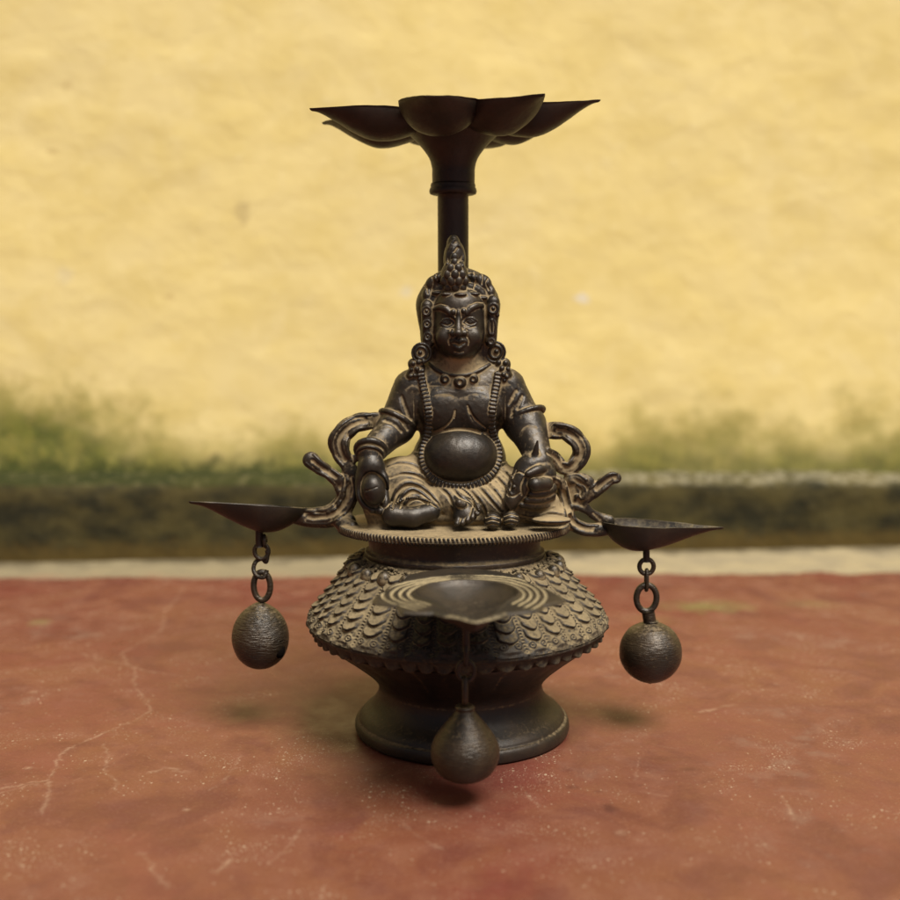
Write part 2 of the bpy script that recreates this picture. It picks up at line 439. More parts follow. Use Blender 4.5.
for k in range(120):                                     # fine scratches and flecks scattered over the slab
    a = PZ(rng.uniform(-60, 960), rng.uniform(600, 990), 0)[:2]; th = rng.uniform(0, np.pi); L = rng.uniform(3, 26)
    stroke(np.array([a, a+L*np.array([np.cos(th), np.sin(th)])*0.5+rng.normal(0, .6, 2), a+L*np.array([np.cos(th), np.sin(th)])]), rng.uniform(0.6, 1.1), rng.uniform(0.06, 0.28), k, mark)
def blob(px, py, rx, ry, amp, arr, seed=0):
    c = PZ(px, py, 0); q = np.hypot((GX-c[0])/rx, (EY-c[1])/ry)+0.35*vnoise(GX, EY, GX*0, 2.2/min(rx, ry), seed)
    arr += amp*np.clip(1.25-q, 0, 1)
for k, (a, b, rx, ry, am) in enumerate([(610, 808, 8, 10, 0.9), (572, 787, 7, 5, 0.6), (542, 783, 5, 4, 0.4), (690, 769, 9, 5, 0.6), (660, 758, 26, 7, 0.35), (598, 791, 4, 4, 0.5), (568, 770, 5, 4, 0.4), (640, 785, 3, 3, 0.5), (300, 690, 30, 40, 0.15)]):
    blob(a, b, rx, ry, am, spot, k)
for k, (a, b, rx, ry, am) in enumerate([(705, 607, 60, 34, 1.0), (40, 622, 16, 18, 0.7), (810, 604, 45, 26, 0.35), (655, 620, 30, 25, 0.3)]):
    blob(a, b, rx, ry, am, moss, k+9)
for k, (a, b, r_, am) in enumerate([(28, 768, 4, 1), (33, 692, 5, .7), (187, 810, 3, 1), (622, 833, 6, .6), (9, 841, 3, .6), (700, 648, 3, .6), (776, 684, 3, .5), (355, 838, 3, .4), (480, 575, 3, .4)]):
    blob(a, b, r_, r_, am*0.8, mark, k+30)
t = NT('red_oxide_floor'); b = t.b
p = t.pos()
nA = t.noise(0.0045, 6, 0.6); nB = t.noise(0.03, 7, 0.62); nC = t.noise(0.35, 4, 0.6); nD = t.noise(1.1, 2, 0.5); nE = t.noise(0.012, 5, 0.6, dist=0.6)
c = t.mix(t.mapr(nA, 0.35, 0.65), (0.1346, 0.0441, 0.0215), (0.1238, 0.0365, 0.0222))
c = t.mix(t.mapr(nB, 0.45, 0.72, 0, 0.55), c, (0.1570, 0.0585, 0.0311))
c = t.mix(t.mapr(nE, 0.46, 0.66, 0, 0.75), c, (0.0900, 0.0228, 0.0148))
c = t.mix(t.mapr(nC, 0.5, 0.8, 0, 0.30), c, (0.1649, 0.0798, 0.0481))
c = t.mix(t.math('MULTIPLY', t.mapr(nA, 0.5, 0.64), t.mapr(nB, 0.48, 0.66, 0, 0.35)), c, (0.1498, 0.0942, 0.0636))
nF = t.noise(0.006, 4, 0.55, dist=0.8); c = t.mix(t.mapr(nF, 0.48, 0.62, 0, 0.55), c, (0.135, 0.034, 0.025))
c = t.mix(t.mapr(nC, 0.58, 0.72, 0, 0.35), c, (0.26, 0.12, 0.075))
vor = t.n('ShaderNodeTexVoronoi'); vor.voronoi_dimensions = '2D'; vor.inputs['Scale'].default_value = 0.17; t.l(p, vor.inputs['Vector'])
sv = t.n('ShaderNodeSeparateColor'); t.l(vor.outputs['Color'], sv.inputs[0])
sz = t.math('MULTIPLY', t.math('POWER', sv.outputs[0], 6.0), 0.25)
sz = t.math('MULTIPLY', sz, t.mapr(nE, 0.36, 0.62, 1.0, 0.25))
sp = t.math('LESS_THAN', vor.outputs['Distance'], sz)
vor2 = t.n('ShaderNodeTexVoronoi'); vor2.voronoi_dimensions = '2D'; vor2.inputs['Scale'].default_value = 0.42; t.l(p, vor2.inputs['Vector'])
sv2 = t.n('ShaderNodeSeparateColor'); t.l(vor2.outputs['Color'], sv2.inputs[0])
dens = t.mapr(nE, 0.36, 0.54, 1.25, 0.0)
sp2 = t.math('LESS_THAN', vor2.outputs['Distance'], t.math('MULTIPLY', t.math('MULTIPLY', t.math('POWER', sv2.outputs[1], 2.6), 0.30), dens))
specks = t.math('MAXIMUM', t.math('MULTIPLY', sp, 0.9), t.math('MULTIPLY', sp2, 0.7))
dust = t.math('MULTIPLY', t.attr('mark'), t.math('MULTIPLY', t.mapr(nC, 0.38, 0.55, 0.45, 1.0), t.mapr(nB, 0.35, 0.6, 0.45, 1.0)))
c = t.mix(t.math('MINIMUM', specks, 1), c, (0.286, 0.198, 0.130))
c = t.mix(t.math('MINIMUM', dust, 0.9), c, (0.291, 0.186, 0.122))
c = t.mix(t.math('MULTIPLY', t.attr('spot'), 0.9, clamp=True), c, (0.062, 0.014, 0.010))
c = t.mix(t.math('MULTIPLY', t.attr('moss'), 0.75, clamp=True), c, (0.140, 0.118, 0.040))
c = t.mix(1.0, c, (0.95, 0.99, 1.00), 'MULTIPLY')
t.l(c, b.inputs['Base Color'])
r = t.math('SUBTRACT', t.mapr(nB, 0.3, 0.7, 0.40, 0.60), t.mapr(nF, 0.48, 0.62, 0, 0.14)); r = t.math('ADD', r, t.math('MULTIPLY', specks, 0.2)); t.l(r, b.inputs['Roughness'])
bm = t.bump(nD, 0.12, 0.5); bm = t.bump(nC, 0.35, 0.6, bm); bm = t.bump(nB, 1.2, 0.5, bm); bm = t.bump(t.attr('mark'), -0.7, 0.8, bm)
t.l(bm, b.inputs['Normal']); b.inputs['Specular IOR Level'].default_value = 0.45
nx, ny = GX.shape
V = np.stack([GX, EY, GZ], 2).reshape(-1, 3); F = grid_faces(nx, ny)
skirt = np.stack([GX[:, -1], EY[:, -1]+0.5, np.full(nx, -6.0)], 1)
i = np.arange(nx-1); fs = np.stack([i*ny+ny-1, (i+1)*ny+ny-1, nx*ny+i+1, nx*ny+i], 1)
z_ = np.zeros(nx)
fl = link_mesh('floor', np.vstack([V, skirt]), np.vstack([F, fs]), t.m, attrs={'mark': np.r_[mark.ravel(), z_], 'spot': np.r_[spot.ravel(), z_], 'moss': np.r_[moss.ravel(), z_]})
fl['kind'] = 'structure'; fl['label'] = 'worn red oxide cement floor with fine cracks and pale specks'

# pale cement strip at the foot of the wall
xs2 = axis_lines(-9000, -900, 900, 9000, 8.0); ys2 = np.linspace(640, 1020, 50)
X2, Y2 = np.meshgrid(xs2, ys2, indexing='ij')
Z2 = -2.4+0.8*vnoise(X2, Y2, X2*0, 0.03, 8)+0.4*vnoise(X2, Y2, X2*0, 0.1, 9)
t = NT('pale_cement'); nA = t.noise(0.015, 6, 0.6); nB = t.noise(0.08, 5, 0.6)
c = t.mix(t.mapr(nA, 0.35, 0.65), (0.25, 0.205, 0.115), (0.20, 0.165, 0.10)); c = t.mix(t.mapr(nB, 0.5, 0.75, 0, 0.5), c, (0.14, 0.11, 0.06))
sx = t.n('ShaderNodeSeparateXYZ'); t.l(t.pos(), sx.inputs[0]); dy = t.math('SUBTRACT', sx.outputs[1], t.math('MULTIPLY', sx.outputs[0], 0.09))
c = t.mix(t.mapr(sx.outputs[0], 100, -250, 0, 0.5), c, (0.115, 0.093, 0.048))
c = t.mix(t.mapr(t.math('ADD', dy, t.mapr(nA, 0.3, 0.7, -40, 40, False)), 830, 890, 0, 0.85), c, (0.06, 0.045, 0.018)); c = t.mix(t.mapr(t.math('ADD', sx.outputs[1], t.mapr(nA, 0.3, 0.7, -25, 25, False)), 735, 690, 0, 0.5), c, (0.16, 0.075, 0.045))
t.l(c, t.b.inputs['Base Color']); t.b.inputs['Roughness'].default_value = 0.9; t.l(t.bump(nB, 2.5, 0.6), t.b.inputs['Normal'])
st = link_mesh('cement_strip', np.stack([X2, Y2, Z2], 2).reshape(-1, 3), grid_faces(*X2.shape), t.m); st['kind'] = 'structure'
st['label'] = 'pale worn cement strip between red floor and wall'

# the wall: painted face above, dark protruding plinth below
WALL = empty('wall', (0, 925, 0), 'yellow painted plaster wall with mossy foot and dark plinth behind the lamp', 'wall')
xs3 = axis_lines(-9000, -1100, 1100, 9000, 9.0); zs3 = np.concatenate([np.arange(60, 900, 8.0), np.geomspace(900, 5200, 24)])
X3, Z3 = np.meshgrid(xs3, zs3, indexing='ij')
Y3 = 925+0.09*X3+3.0*vnoise(X3, Z3, X3*0, 0.004, 11)+0.8*vnoise(X3, Z3*1.5, X3*0, 0.016, 12)+0.25*vnoise(X3, Z3*1.6, X3*0, 0.05, 13)
t = NT('yellow_plaster'); b = t.b; p = t.pos()
sx = t.n('ShaderNodeSeparateXYZ'); t.l(p, sx.inputs[0]); wx, wz = sx.outputs[0], sx.outputs[2]
nA = t.noise(0.0028, 4, 0.5); nB = t.noise(0.011, 7, 0.62, t.pos((1, 1, 1.15)), dist=0.5); nC = t.noise(0.03, 6, 0.65); nD = t.noise(0.11, 4, 0.6); nM = t.noise(0.0065, 5, 0.55)
c = t.mix(t.mapr(nA, 0.3, 0.7), (0.70, 0.575, 0.235), (0.68, 0.57, 0.265))
c = t.mix(t.mapr(nB, 0.35, 0.75, 0, 0.6), c, (0.60, 0.475, 0.155))
c = t.mix(t.mapr(nC, 0.55, 0.8, 0, 0.4), c, (0.75, 0.655, 0.36))
# damp and moss creeping up from the plinth, heavy at the left
leftw = t.mapr(wx, -400, -680, 0.0, 1.0); mid = t.mapr(t.math('ABSOLUTE', t.math('SUBTRACT', wx, -330)), 20, 260, 0.30, 0.0)
rgt = t.mapr(wx, 120, 480, 0.0, 0.42)
zone = t.math('ADD', t.math('ADD', leftw, mid), rgt)
reach = t.math('ADD', 172.0, t.math('MULTIPLY', zone, 105.0)); reach = t.math('ADD', reach, t.mapr(nM, 0.3, 0.7, -38, 38, False)); reach = t.math('ADD', reach, t.mapr(nC, 0.3, 0.7, -26, 26, False))
hgt = t.math('SUBTRACT', reach, wz)
halo = t.mapr(hgt, -80, 25, 0, 0.75); c = t.mix(t.math('MULTIPLY', halo, t.mapr(nM, 0.3, 0.7, 0.5, 1.0)), c, (0.42, 0.33, 0.085))
mo = t.mapr(hgt, -50, 75, 0, 1); mo = t.math('MULTIPLY', mo, t.mapr(nB, 0.25, 0.60, 0.65, 1.0)); mo = t.math('MULTIPLY', mo, t.math('ADD', 0.70, t.math('MULTIPLY', zone, 0.3), clamp=True))
gcol = t.mix(t.mapr(nC, 0.35, 0.65), (0.050, 0.070, 0.012), (0.145, 0.15, 0.028)); gcol = t.mix(t.mapr(nD, 0.5, 0.75, 0, 0.5), gcol, (0.28, 0.22, 0.045))
c = t.mix(mo, c, gcol)
low = t.mapr(t.math('ADD', wz, t.mapr(nC, 0.3, 0.7, -22, 22, False)), 178, 140, 0, 1); low = t.math('MULTIPLY', low, t.mapr(wx, 160, -330, 0.3, 1.0))
c = t.mix(t.math('MULTIPLY', low, 0.9), c, (0.045, 0.055, 0.012))
def wallspot(px, py, r, sq=1.0):
    q = P(px, py, 925); v = t.n('ShaderNodeVectorMath', operation='DISTANCE')
    w_ = t.n('ShaderNodeCombineXYZ'); t.l(wx, w_.inputs[0]); t.l(t.math('MULTIPLY', wz, sq), w_.inputs[2]); t.l(w_.outputs[0], v.inputs[0]); v.inputs[1].default_value = (q[0], 0, q[2]*sq)
    return t.mapr(t.math('ADD', v.outputs['Value'], t.mapr(nD, 0.3, 0.7, -r*0.5, r*0.5, False)), r*1.3, r*0.5, 0, 1)
c = t.mix(t.math('MULTIPLY', wallspot(245, 213, 13, 0.6), 0.40), c, (0.30, 0.22, 0.10))
c = t.mix(t.math('MULTIPLY', wallspot(583, 298, 15, 1.6), 0.8), c, (0.66, 0.62, 0.50))
c = t.mix(t.math('MULTIPLY', wallspot(75, 276, 15), 0.3), c, (0.55, 0.50, 0.36)); c = t.mix(t.math('MULTIPLY', wallspot(407, 292, 11), 0.5), c, (0.60, 0.56, 0.42))
c = t.mix(t.math('MULTIPLY', wallspot(65, 156, 11, 1.6), 0.4), c, (0.40, 0.28, 0.10)); c = t.mix(t.math('MULTIPLY', wallspot(78, 92, 9), 0.3), c, (0.40, 0.28, 0.10)); c = t.mix(t.math('MULTIPLY', wallspot(175, 297, 9), 0.3), c, (0.40, 0.28, 0.10))
t.l(c, b.inputs['Base Color']); b.inputs['Roughness'].default_value = 0.75; b.inputs['Specular IOR Level'].default_value = 0.25
bm = t.bump(nC, 2.8, 0.5); bm = t.bump(nB, 3.4, 0.45, bm); t.l(bm, b.inputs['Normal'])
link_mesh('painted_face', np.stack([X3, Y3, Z3], 2).reshape(-1, 3), grid_faces(*X3.shape, flip=False), t.m, WALL)
prof = np.array([(884, -8), (882, 20), (881, 60), (880, 100), (880, 116), (883, 122), (890, 126), (905, 132), (918, 137), (932, 141), (940, 141)], float)
X4 = np.repeat(xs3[:, None], len(prof), 1); Y4 = np.repeat(prof[:, 0][None], len(xs3), 0); Z4 = np.repeat(prof[:, 1][None], len(xs3), 0)
wob = 2.5*vnoise(X4, Z4, X4*0, 0.02, 15)+1.5*vnoise(X4, Z4, X4*0, 0.07, 16); Y4 = Y4+wob+0.09*X4; Z4 = Z4+np.where(Z4 > 90, wob*1.4-0.011*np.clip(X4, -900, 900), 0)
t = NT('dark_plinth'); b = t.b; p = t.pos(); nC = t.noise(0.012, 6, 0.6, t.pos((1, 1, 2.2))); nD = t.noise(0.06, 5, 0.62)
sx = t.n('ShaderNodeSeparateXYZ'); t.l(p, sx.inputs[0])
c = t.mix(t.mapr(nC, 0.35, 0.68), (0.0217, 0.0204, 0.0110), (0.0682, 0.0552, 0.0198)); c = t.mix(t.mapr(nD, 0.5, 0.75, 0, 0.45), c, (0.0868, 0.0720, 0.0330))
c = t.mix(t.math('MULTIPLY', t.mapr(t.math('ADD', sx.outputs[2], t.mapr(nD, 0.3, 0.7, -10, 10, False)), 42, 8, 0, 1), 0.7), c, (0.1054, 0.0690, 0.0193))
zt = t.math('ADD', sx.outputs[2], t.math('MULTIPLY', sx.outputs[0], 0.011)); top = t.mapr(t.math('ADD', zt, t.mapr(nC, 0.3, 0.7, -6, 6, False)), 117, 127, 0, 1)
c = t.mix(t.math('MULTIPLY', top, t.mapr(sx.outputs[0], 120, 260, 0, 0.45)), c, t.mix(t.mapr(nD, 0.4, 0.62), (0.1054, 0.0900, 0.0385), (0.3100, 0.2760, 0.1815)))
c = t.mix(t.math('MULTIPLY', top, t.mapr(sx.outputs[0], -100, -260, 0, 0.7)), c, t.mix(t.mapr(nD, 0.5, 0.68), (0.0186, 0.0252, 0.0055), (0.0744, 0.0690, 0.0275)))
t.l(c, b.inputs['Base Color']); b.inputs['Roughness'].default_value = 0.95; b.inputs['Specular IOR Level'].default_value = 0.12; t.l(t.bump(nD, 4, 0.6), b.inputs['Normal'])
link_mesh('plinth', np.stack([X4, Y4, Z4], 2).reshape(-1, 3), grid_faces(*X4.shape), t.m, WALL)
# ------------------------------------------------------------------ pedestal
def leanx(z): return 12.6-0.0435*np.clip(z, 0, 215)
def zrow(y): return CAMZ+CAMY*0-1180*math.tan(PITCH+math.atan((y-450)/FOC))
FR = [(0, 0.6), (95, 0.6), (104, 0.8), (107.5, 1.6), (109, 4.0), (109.3, 8), (108.6, 11.5), (107.2, 13.6), (105.8, 14.4), (104.8, 15.2), (103.6, 17.5), (100.5, 21), (96.0, 24.5), (91.5, 28.5), (88, 33), (85.0, 38), (83.4, 43), (83.0, 47), (83.8, 51), (86.5, 56), (90.5, 61.0), (96, 66.5), (102, 72), (109, 78), (116, 83.6), (122, 88), (128, 92.5), (133, 96), (137, 99), (139, 101)]
pr = catmull([(a, b_, 0) for a, b_ in FR[2:]], 5)[:, :2]; pr = np.vstack([[(0, 0.6), (60, 0.6), (95, 0.6)], pr])
n = 260; a = np.linspace(0, 2*np.pi, n, endpoint=False)
R = pr[:, 0][None]; Z = pr[:, 1][None]; A = a[:, None]
rib = np.clip((Z-52)/30, 0, 1)*np.clip((R-84)/20, 0, 1)
Rr = R*(1+0.004*vnoise(np.cos(A)*3, np.sin(A)*3, Z*0.05+0*A, 1.0, 3))+rib*1.2*np.abs(np.sin(A*15))
X = Rr*np.cos(A)+leanx(Z); Y = Rr*np.sin(A); Zz = Z+0*A
cav = 0.35*np.exp(-((Z-14.6)/1.3)**2)*(R > 100)*(0.6+0.4*np.sin(A*2+1))+0.3*rib*(1-np.abs(np.sin(A*15)))**3+0.25*(np.abs(Z-47) < 1.2)+0*A
link_mesh('foot', np.stack([X, Y, Zz], 2).reshape(-1, 3), grid_faces(n, len(pr), cu=True), M_FOOT, LAMP, attrs={'dust': cav.ravel()})

# scaled shoulder: a dense surface of revolution carved with flaps, bead lines and ringed dots
def interp_prof(pp, n):
    c = catmull([(x, y, 0) for x, y in pp], 12)[:, :2]; s = np.r_[0, np.cumsum(np.linalg.norm(np.diff(c, axis=0), axis=1))]
    u = np.linspace(0, s[-1], n); return np.stack([np.interp(u, s, c[:, 0]), np.interp(u, s, c[:, 1])], 1), s[-1]
sp_, LEN = interp_prof([(86, 178), (97, 174), (104, 169), (113, 160), (122, 150), (132, 139), (142, 127), (149, 119.5), (151, 116)], 250)
NA = 1740; NC = 34; a = np.linspace(0, 2*np.pi, NA, endpoint=False)[:, None]
s = np.linspace(0, LEN, 250)[None]                        # distance down the slope
dp = np.gradient(sp_, axis=0); dp /= np.linalg.norm(dp, axis=1)[:, None]; nr = np.stack([-dp[:, 1], dp[:, 0]], 1)   # outward normal (R,z)
ph = (a+0.05+0.02*np.sin(a*7))/(2*np.pi)*NC; ci = np.floor(ph); u = ph-ci                # column coordinate 0..1
wcol = 2*np.pi*sp_[:, 0][None]/NC
jit = np.sin(ci*12.9898)*43758.5453; jit = jit-np.floor(jit)
base = 2.6*np.sin(np.pi*np.clip(u, 0, 1))                 # each column is gently pillowed
row0 = 13.0; RS = (LEN-13.5-row0)/6
q = (s-row0+(jit-0.5)*4)/RS+0.16*vnoise(np.cos(a)*150, np.sin(a)*150, s+0*a, 0.045, 77); 
uc = (u-0.5)*2
flap_edge = 0.62*(uc/0.74)**2                                  # rounded lower edge
qq = q+flap_edge; ri = np.floor(qq); rf = qq-ri
ok = (ri >= 0) & (ri < 6)
inside = np.clip((0.76-np.abs(uc))/0.09, 0, 1)
flap = (0.2+3.7*rf**1.3)*(1-0.35*(uc/0.76)**2)*inside
flap = np.where(rf > 0.93, flap*np.clip((1-rf)/0.07, 0, 1), flap)
disp = base+np.where(ok, flap, 0)
groove = -1.0*np.exp(-((1-np.abs(uc))/0.10)**2)
bead_s = s/3.1; bead = np.exp(-((1-np.abs(uc))*wcol/2/1.0)**2)*(0.5+0.5*np.cos(2*np.pi*bead_s))*1.4
on = np.clip((s-6)/3, 0, 1)
disp = disp+on*(groove*0.6+bead)
# ringed dots, two to a column, above the rim
sd = LEN-9.0
for du in (-0.46, 0.46):
    r = np.hypot((uc-du)*wcol/2, s-sd-(jit-0.5)*1.5); disp = disp+1.2*np.exp(-((r-2.7)/0.75)**2)+1.5*np.exp(-(r/1.1)**2)
rim = np.clip((s-(LEN-4.5))/2.0, 0, 1); disp = disp+rim*(1.6-3.2*np.abs(np.sin(np.pi*ph)))
disp = disp+0.5*vnoise(sp_[:, 0][None]*np.cos(a), sp_[:, 0][None]*np.sin(a), sp_[:, 1][None]+0*a, 0.35, 21)+0.9*vnoise(np.cos(a)*150, np.sin(a)*150, s+0*a, 0.06, 22)
# heavier overlapping lobes high on the sides and back
big = np.abs(np.sin(a*7.0+0.6)); side = np.clip((np.sin(a)+0.55)/0.5, 0, 1)
disp = disp+side*np.exp(-((s-17)/11.0)**2)*(4.0*big**0.6)
R = sp_[:, 0][None]+nr[:, 0][None]*disp; Z = sp_[:, 1][None]+nr[:, 1][None]*disp
el_ = 1-0.10*np.clip((Z-140)/40, 0, 1)
X = R*np.cos(a)+leanx(Z); Y = R*np.sin(a)*el_
lap = disp-(np.roll(disp, 4, 0)+np.roll(disp, -4, 0)+np.roll(disp, 3, 1)+np.roll(disp, -3, 1))/4; lap[:, :4] = 0; lap[:, -4:] = 0
dust_shade = -0.42*lap+0.12-0.45*np.exp(-((a-1.5*np.pi)/0.50)**4)*np.clip((s-14)/14, 0, 1)  # dust in hollows; shade below the front dish painted in by thinning it
link_mesh('scaled_shoulder', np.stack([X, Y, Z+0*X], 2).reshape(-1, 3), grid_faces(NA, 250, cu=True, flip=True), M_SKIRT, LAMP, attrs={'dust': dust_shade.ravel()})
# rim edge turning under, with a fringe of rounded lobes
pr2, L2 = interp_prof([(151.4, 116.5), (151.6, 113.5), (149, 110.5), (145.5, 108.5), (143, 106.5), (139, 102.5), (136, 99)], 60)
s2 = np.linspace(0, L2, 60)[None]; a2 = np.linspace(0, 2*np.pi, 1200, endpoint=False)[:, None]; ph2 = (a2+0.05+0.02*np.sin(a2*7))/(2*np.pi)*NC
tooth = (-3.2*np.abs(np.sin(np.pi*ph2))+1.6)*np.exp(-(s2/4)**2)
lob = np.abs(np.cos(np.pi*ph2*1.5))**0.7; band = np.exp(-((s2-L2*0.60)/4.2)**2)
d2 = tooth+6.0*lob*band-2.0*np.exp(-((s2-L2*0.30)/1.8)**2)
dp2 = np.gradient(pr2, axis=0); dp2 /= np.linalg.norm(dp2, axis=1)[:, None]
R = pr2[:, 0][None]-dp2[:, 1][None]*d2; Z = pr2[:, 1][None]+dp2[:, 0][None]*d2
link_mesh('shoulder_rim', np.stack([R*np.cos(a2)+leanx(Z), R*np.sin(a2), Z], 2).reshape(-1, 3), grid_faces(1200, 60, cu=True, flip=True), M_SKIRT, LAMP, attrs={'dust': (0.05+0.1*lob*band).ravel()})
# neck, mouldings
nk, _ = interp_prof([(100, 171), (97, 176), (93, 179.5), (90.5, 181), (91.0, 183), (90.5, 186), (87.5, 187.5), (86.3, 190), (86.6, 197), (88, 203), (91, 206.5), (96, 208.5), (104, 209.5)], 90)
a3 = np.linspace(0, 2*np.pi, 220, endpoint=False)[:, None]
Rn = nk[:, 0][None]+0.7*vnoise(np.cos(a3)*90, np.sin(a3)*90, nk[:, 1][None]+0*a3, 0.08, 31)
link_mesh('neck', np.stack([Rn*np.cos(a3)+leanx(nk[:, 1][None]), Rn*np.sin(a3)*0.86, nk[:, 1][None]+0*a3], 2).reshape(-1, 3), grid_faces(220, 90, cu=True, flip=True), M_FOOT, LAMP,
          attrs={'dust': (0.1+0.25*np.exp(-((nk[:, 1][None]-187.5)/1.6)**2)+0.3*np.exp(-((nk[:, 1][None]-178)/3)**2)+0*a3).ravel()})
# bosses and crumbs round the neck
VB = []
nb = 24
uv_u = np.linspace(0, 2*np.pi, 18, endpoint=False); uv_v = np.linspace(0.06, np.pi-0.06, 12)
UU, VVv = np.meshgrid(uv_u, uv_v, indexing='ij'); SPH = np.stack([np.cos(UU)*np.sin(VVv), np.sin(UU)*np.sin(VVv), np.cos(VVv)], 2).reshape(-1, 3); SPF = grid_faces(18, 12, cu=True, flip=True)
r4 = np.random.default_rng(4)
for k in range(nb):
    th = 2*np.pi*(k+0.35)/nb+r4.normal(0, .015)
    if abs(th-1.5*np.pi) < 0.42: continue
    rr = r4.uniform(6.2, 7.8); c = np.array([105*np.cos(th)+leanx(170), 105*0.89*np.sin(th), 171.5])
    link_mesh('boss', SPH*np.array([rr, rr, rr*1.12])+c, SPF, M_BR, LAMP, attrs={'dust': np.clip(0.35-SPH[:, 2]*0.5, -0.2, 0.7)})
cr = []
for k in range(420):
    th = r4.uniform(0, 2*np.pi); rad = r4.uniform(94, 101); zz = 180-(rad-94)*0.75+r4.normal(0, .8); rr = r4.uniform(0.9, 2.1)
    cr.append((SPH*rr+np.array([rad*np.cos(th)+leanx(175), rad*0.88*np.sin(th), zz]), SPF))
V_, F_ = merge(*cr)
link_mesh('granulation', V_, F_, M_SKIRT, LAMP, attrs={'dust': np.full(len(V_), 0.25)})
# ------------------------------------------------------------------ column and lotus dish on top
CY = 58.0
def colx(z): 
    return None
top = P(455, 128, CY); bot = P(453.5, 300, CY)
c0 = np.array([P(454, 300, CY)[0], CY, 212.0]); c1 = P(453, 190, CY)
zc = np.linspace(212, c1[2], 30)
pts = np.stack([np.interp(zc, [212, c1[2]], [c0[0], c1[0]]), np.full(30, CY), zc], 1)
V, F = tube(pts, 15.8, 40)
link_mesh('column', V, F, M_LOTUS, LAMP)
kx = c1[0]; kz = c1[2]
pc = [(0, -6), (21, -5.5), (23.6, -4.5), (24.4, -2), (23.8, 0.6), (22.8, 2.0), (23.0, 4.0), (22.3, 6.2), (20.5, 6.8), (0, 7)]
V, F = revolve([(r, z+kz+0.5) for r, z in pc], 48, kx, CY); link_mesh('collar', V, F, M_LOTUS, LAMP)
# funnel under the petals
LT = P(453, 110, CY)[2]; lx = P(453.5, 110, CY)[0]
fz = lambda y: P(453, y, CY)[2]
pf = catmull([(21.5, fz(187), 0), (21.8, fz(176), 0), (22.0, fz(168), 0), (25, fz(158), 0), (33, fz(147), 0), (44, fz(136), 0), (56, fz(127), 0), (62, fz(118), 0), (50, fz(114), 0), (22, fz(116), 0), (1, fz(117), 0)], 6)[:, :2]
V, F = revolve(pf, 64, lx, CY); link_mesh('funnel', V, F, M_LOTUS, LAMP)
TILT = np.array(Matrix.Rotation(math.radians(3.6), 3, 'X'))
def boat(L, W, DEP, umax, nu=56, nv=33, thick=2.6, tipcurl=0.0, base_u=0.0, pw=2.1, bpow=0.55, tpow=1.35, rough=0.0, dtip=0.75, sec=0.75):
    """leaf-shaped bowl along +x, rim at z=0: outer and inner skins joined round the rim"""
    u = (1-np.cos(np.linspace(0, np.pi, nu)))/2
    w = np.where(u < umax, np.clip(1-(1-u/umax)**2, 0, 1)**bpow, np.clip(1-((u-umax)/(1-umax))**tpow, 0, 1))
    cap = np.sqrt(np.clip(1-(np.clip(u-0.975, 0, 1)/0.025)**2, 0.0, 1)); w = W*np.maximum(np.sqrt(w*w+0.05**2)*cap, 0.006); 
    dep = np.where(u < umax, np.clip(1-(1-u/umax)**2.2, 0, 1)**0.75, dtip*(0.5+0.5*np.cos(np.pi*np.clip((u-umax)/(1-umax), 0, 1)))+(1-dtip)*np.clip(1-(u-umax)/(1-umax), 0, 1))
    dep = DEP*np.maximum(np.sqrt(dep*dep+0.085**2)*cap, 0.01)
    v = np.sin(np.linspace(-np.pi/2, np.pi/2, nv))
    X = np.repeat((u*L)[:, None], nv, 1); Y = w[:, None]*v[None]; Z = -dep[:, None]*(1-np.abs(v[None])**pw)**sec+tipcurl*(u[:, None]**3)
    G = np.stack([X, Y, Z], 2)
    du = np.gradient(G, axis=0); dv = np.gradient(G, axis=1); N = np.cross(du, dv); N /= np.maximum(np.linalg.norm(N, axis=2), 1e-9)[..., None]
    th = np.minimum(thick, w*0.45)[:, None, None]
    I = G+N*th; I[..., 2] = np.minimum(I[..., 2], tipcurl*(u[:, None]**3)-0.0); I[:, 0] = G[:, 0]+np.array([0, 1, 0])*th[:, 0]; I[:, -1] = G[:, -1]-np.array([0, 1, 0])*th[:, 0]
    n1 = nu*nv
    fo = grid_faces(nu, nv, flip=True); fi = grid_faces(nu, nv)+n1
    i = np.arange(nu-1); j = np.arange(nv-1)
    r1 = np.stack([i*nv, (i+1)*nv, (i+1)*nv+n1, i*nv+n1], 1); r2 = np.stack([i*nv+nv-1, i*nv+nv-1+n1, (i+1)*nv+nv-1+n1, (i+1)*nv+nv-1], 1)
    e1 = np.stack([j, j+n1, j+1+n1, j+1], 1); e2 = np.stack([(nu-1)*nv+j, (nu-1)*nv+j+1, (nu-1)*nv+j+1+n1, (nu-1)*nv+j+n1], 1)
    return np.vstack([G.reshape(-1, 3), I.reshape(-1, 3)]), np.vstack([fo, fi, r1[:, ::-1], r2[:, ::-1], e1, e2])
r5 = np.random.default_rng(11)
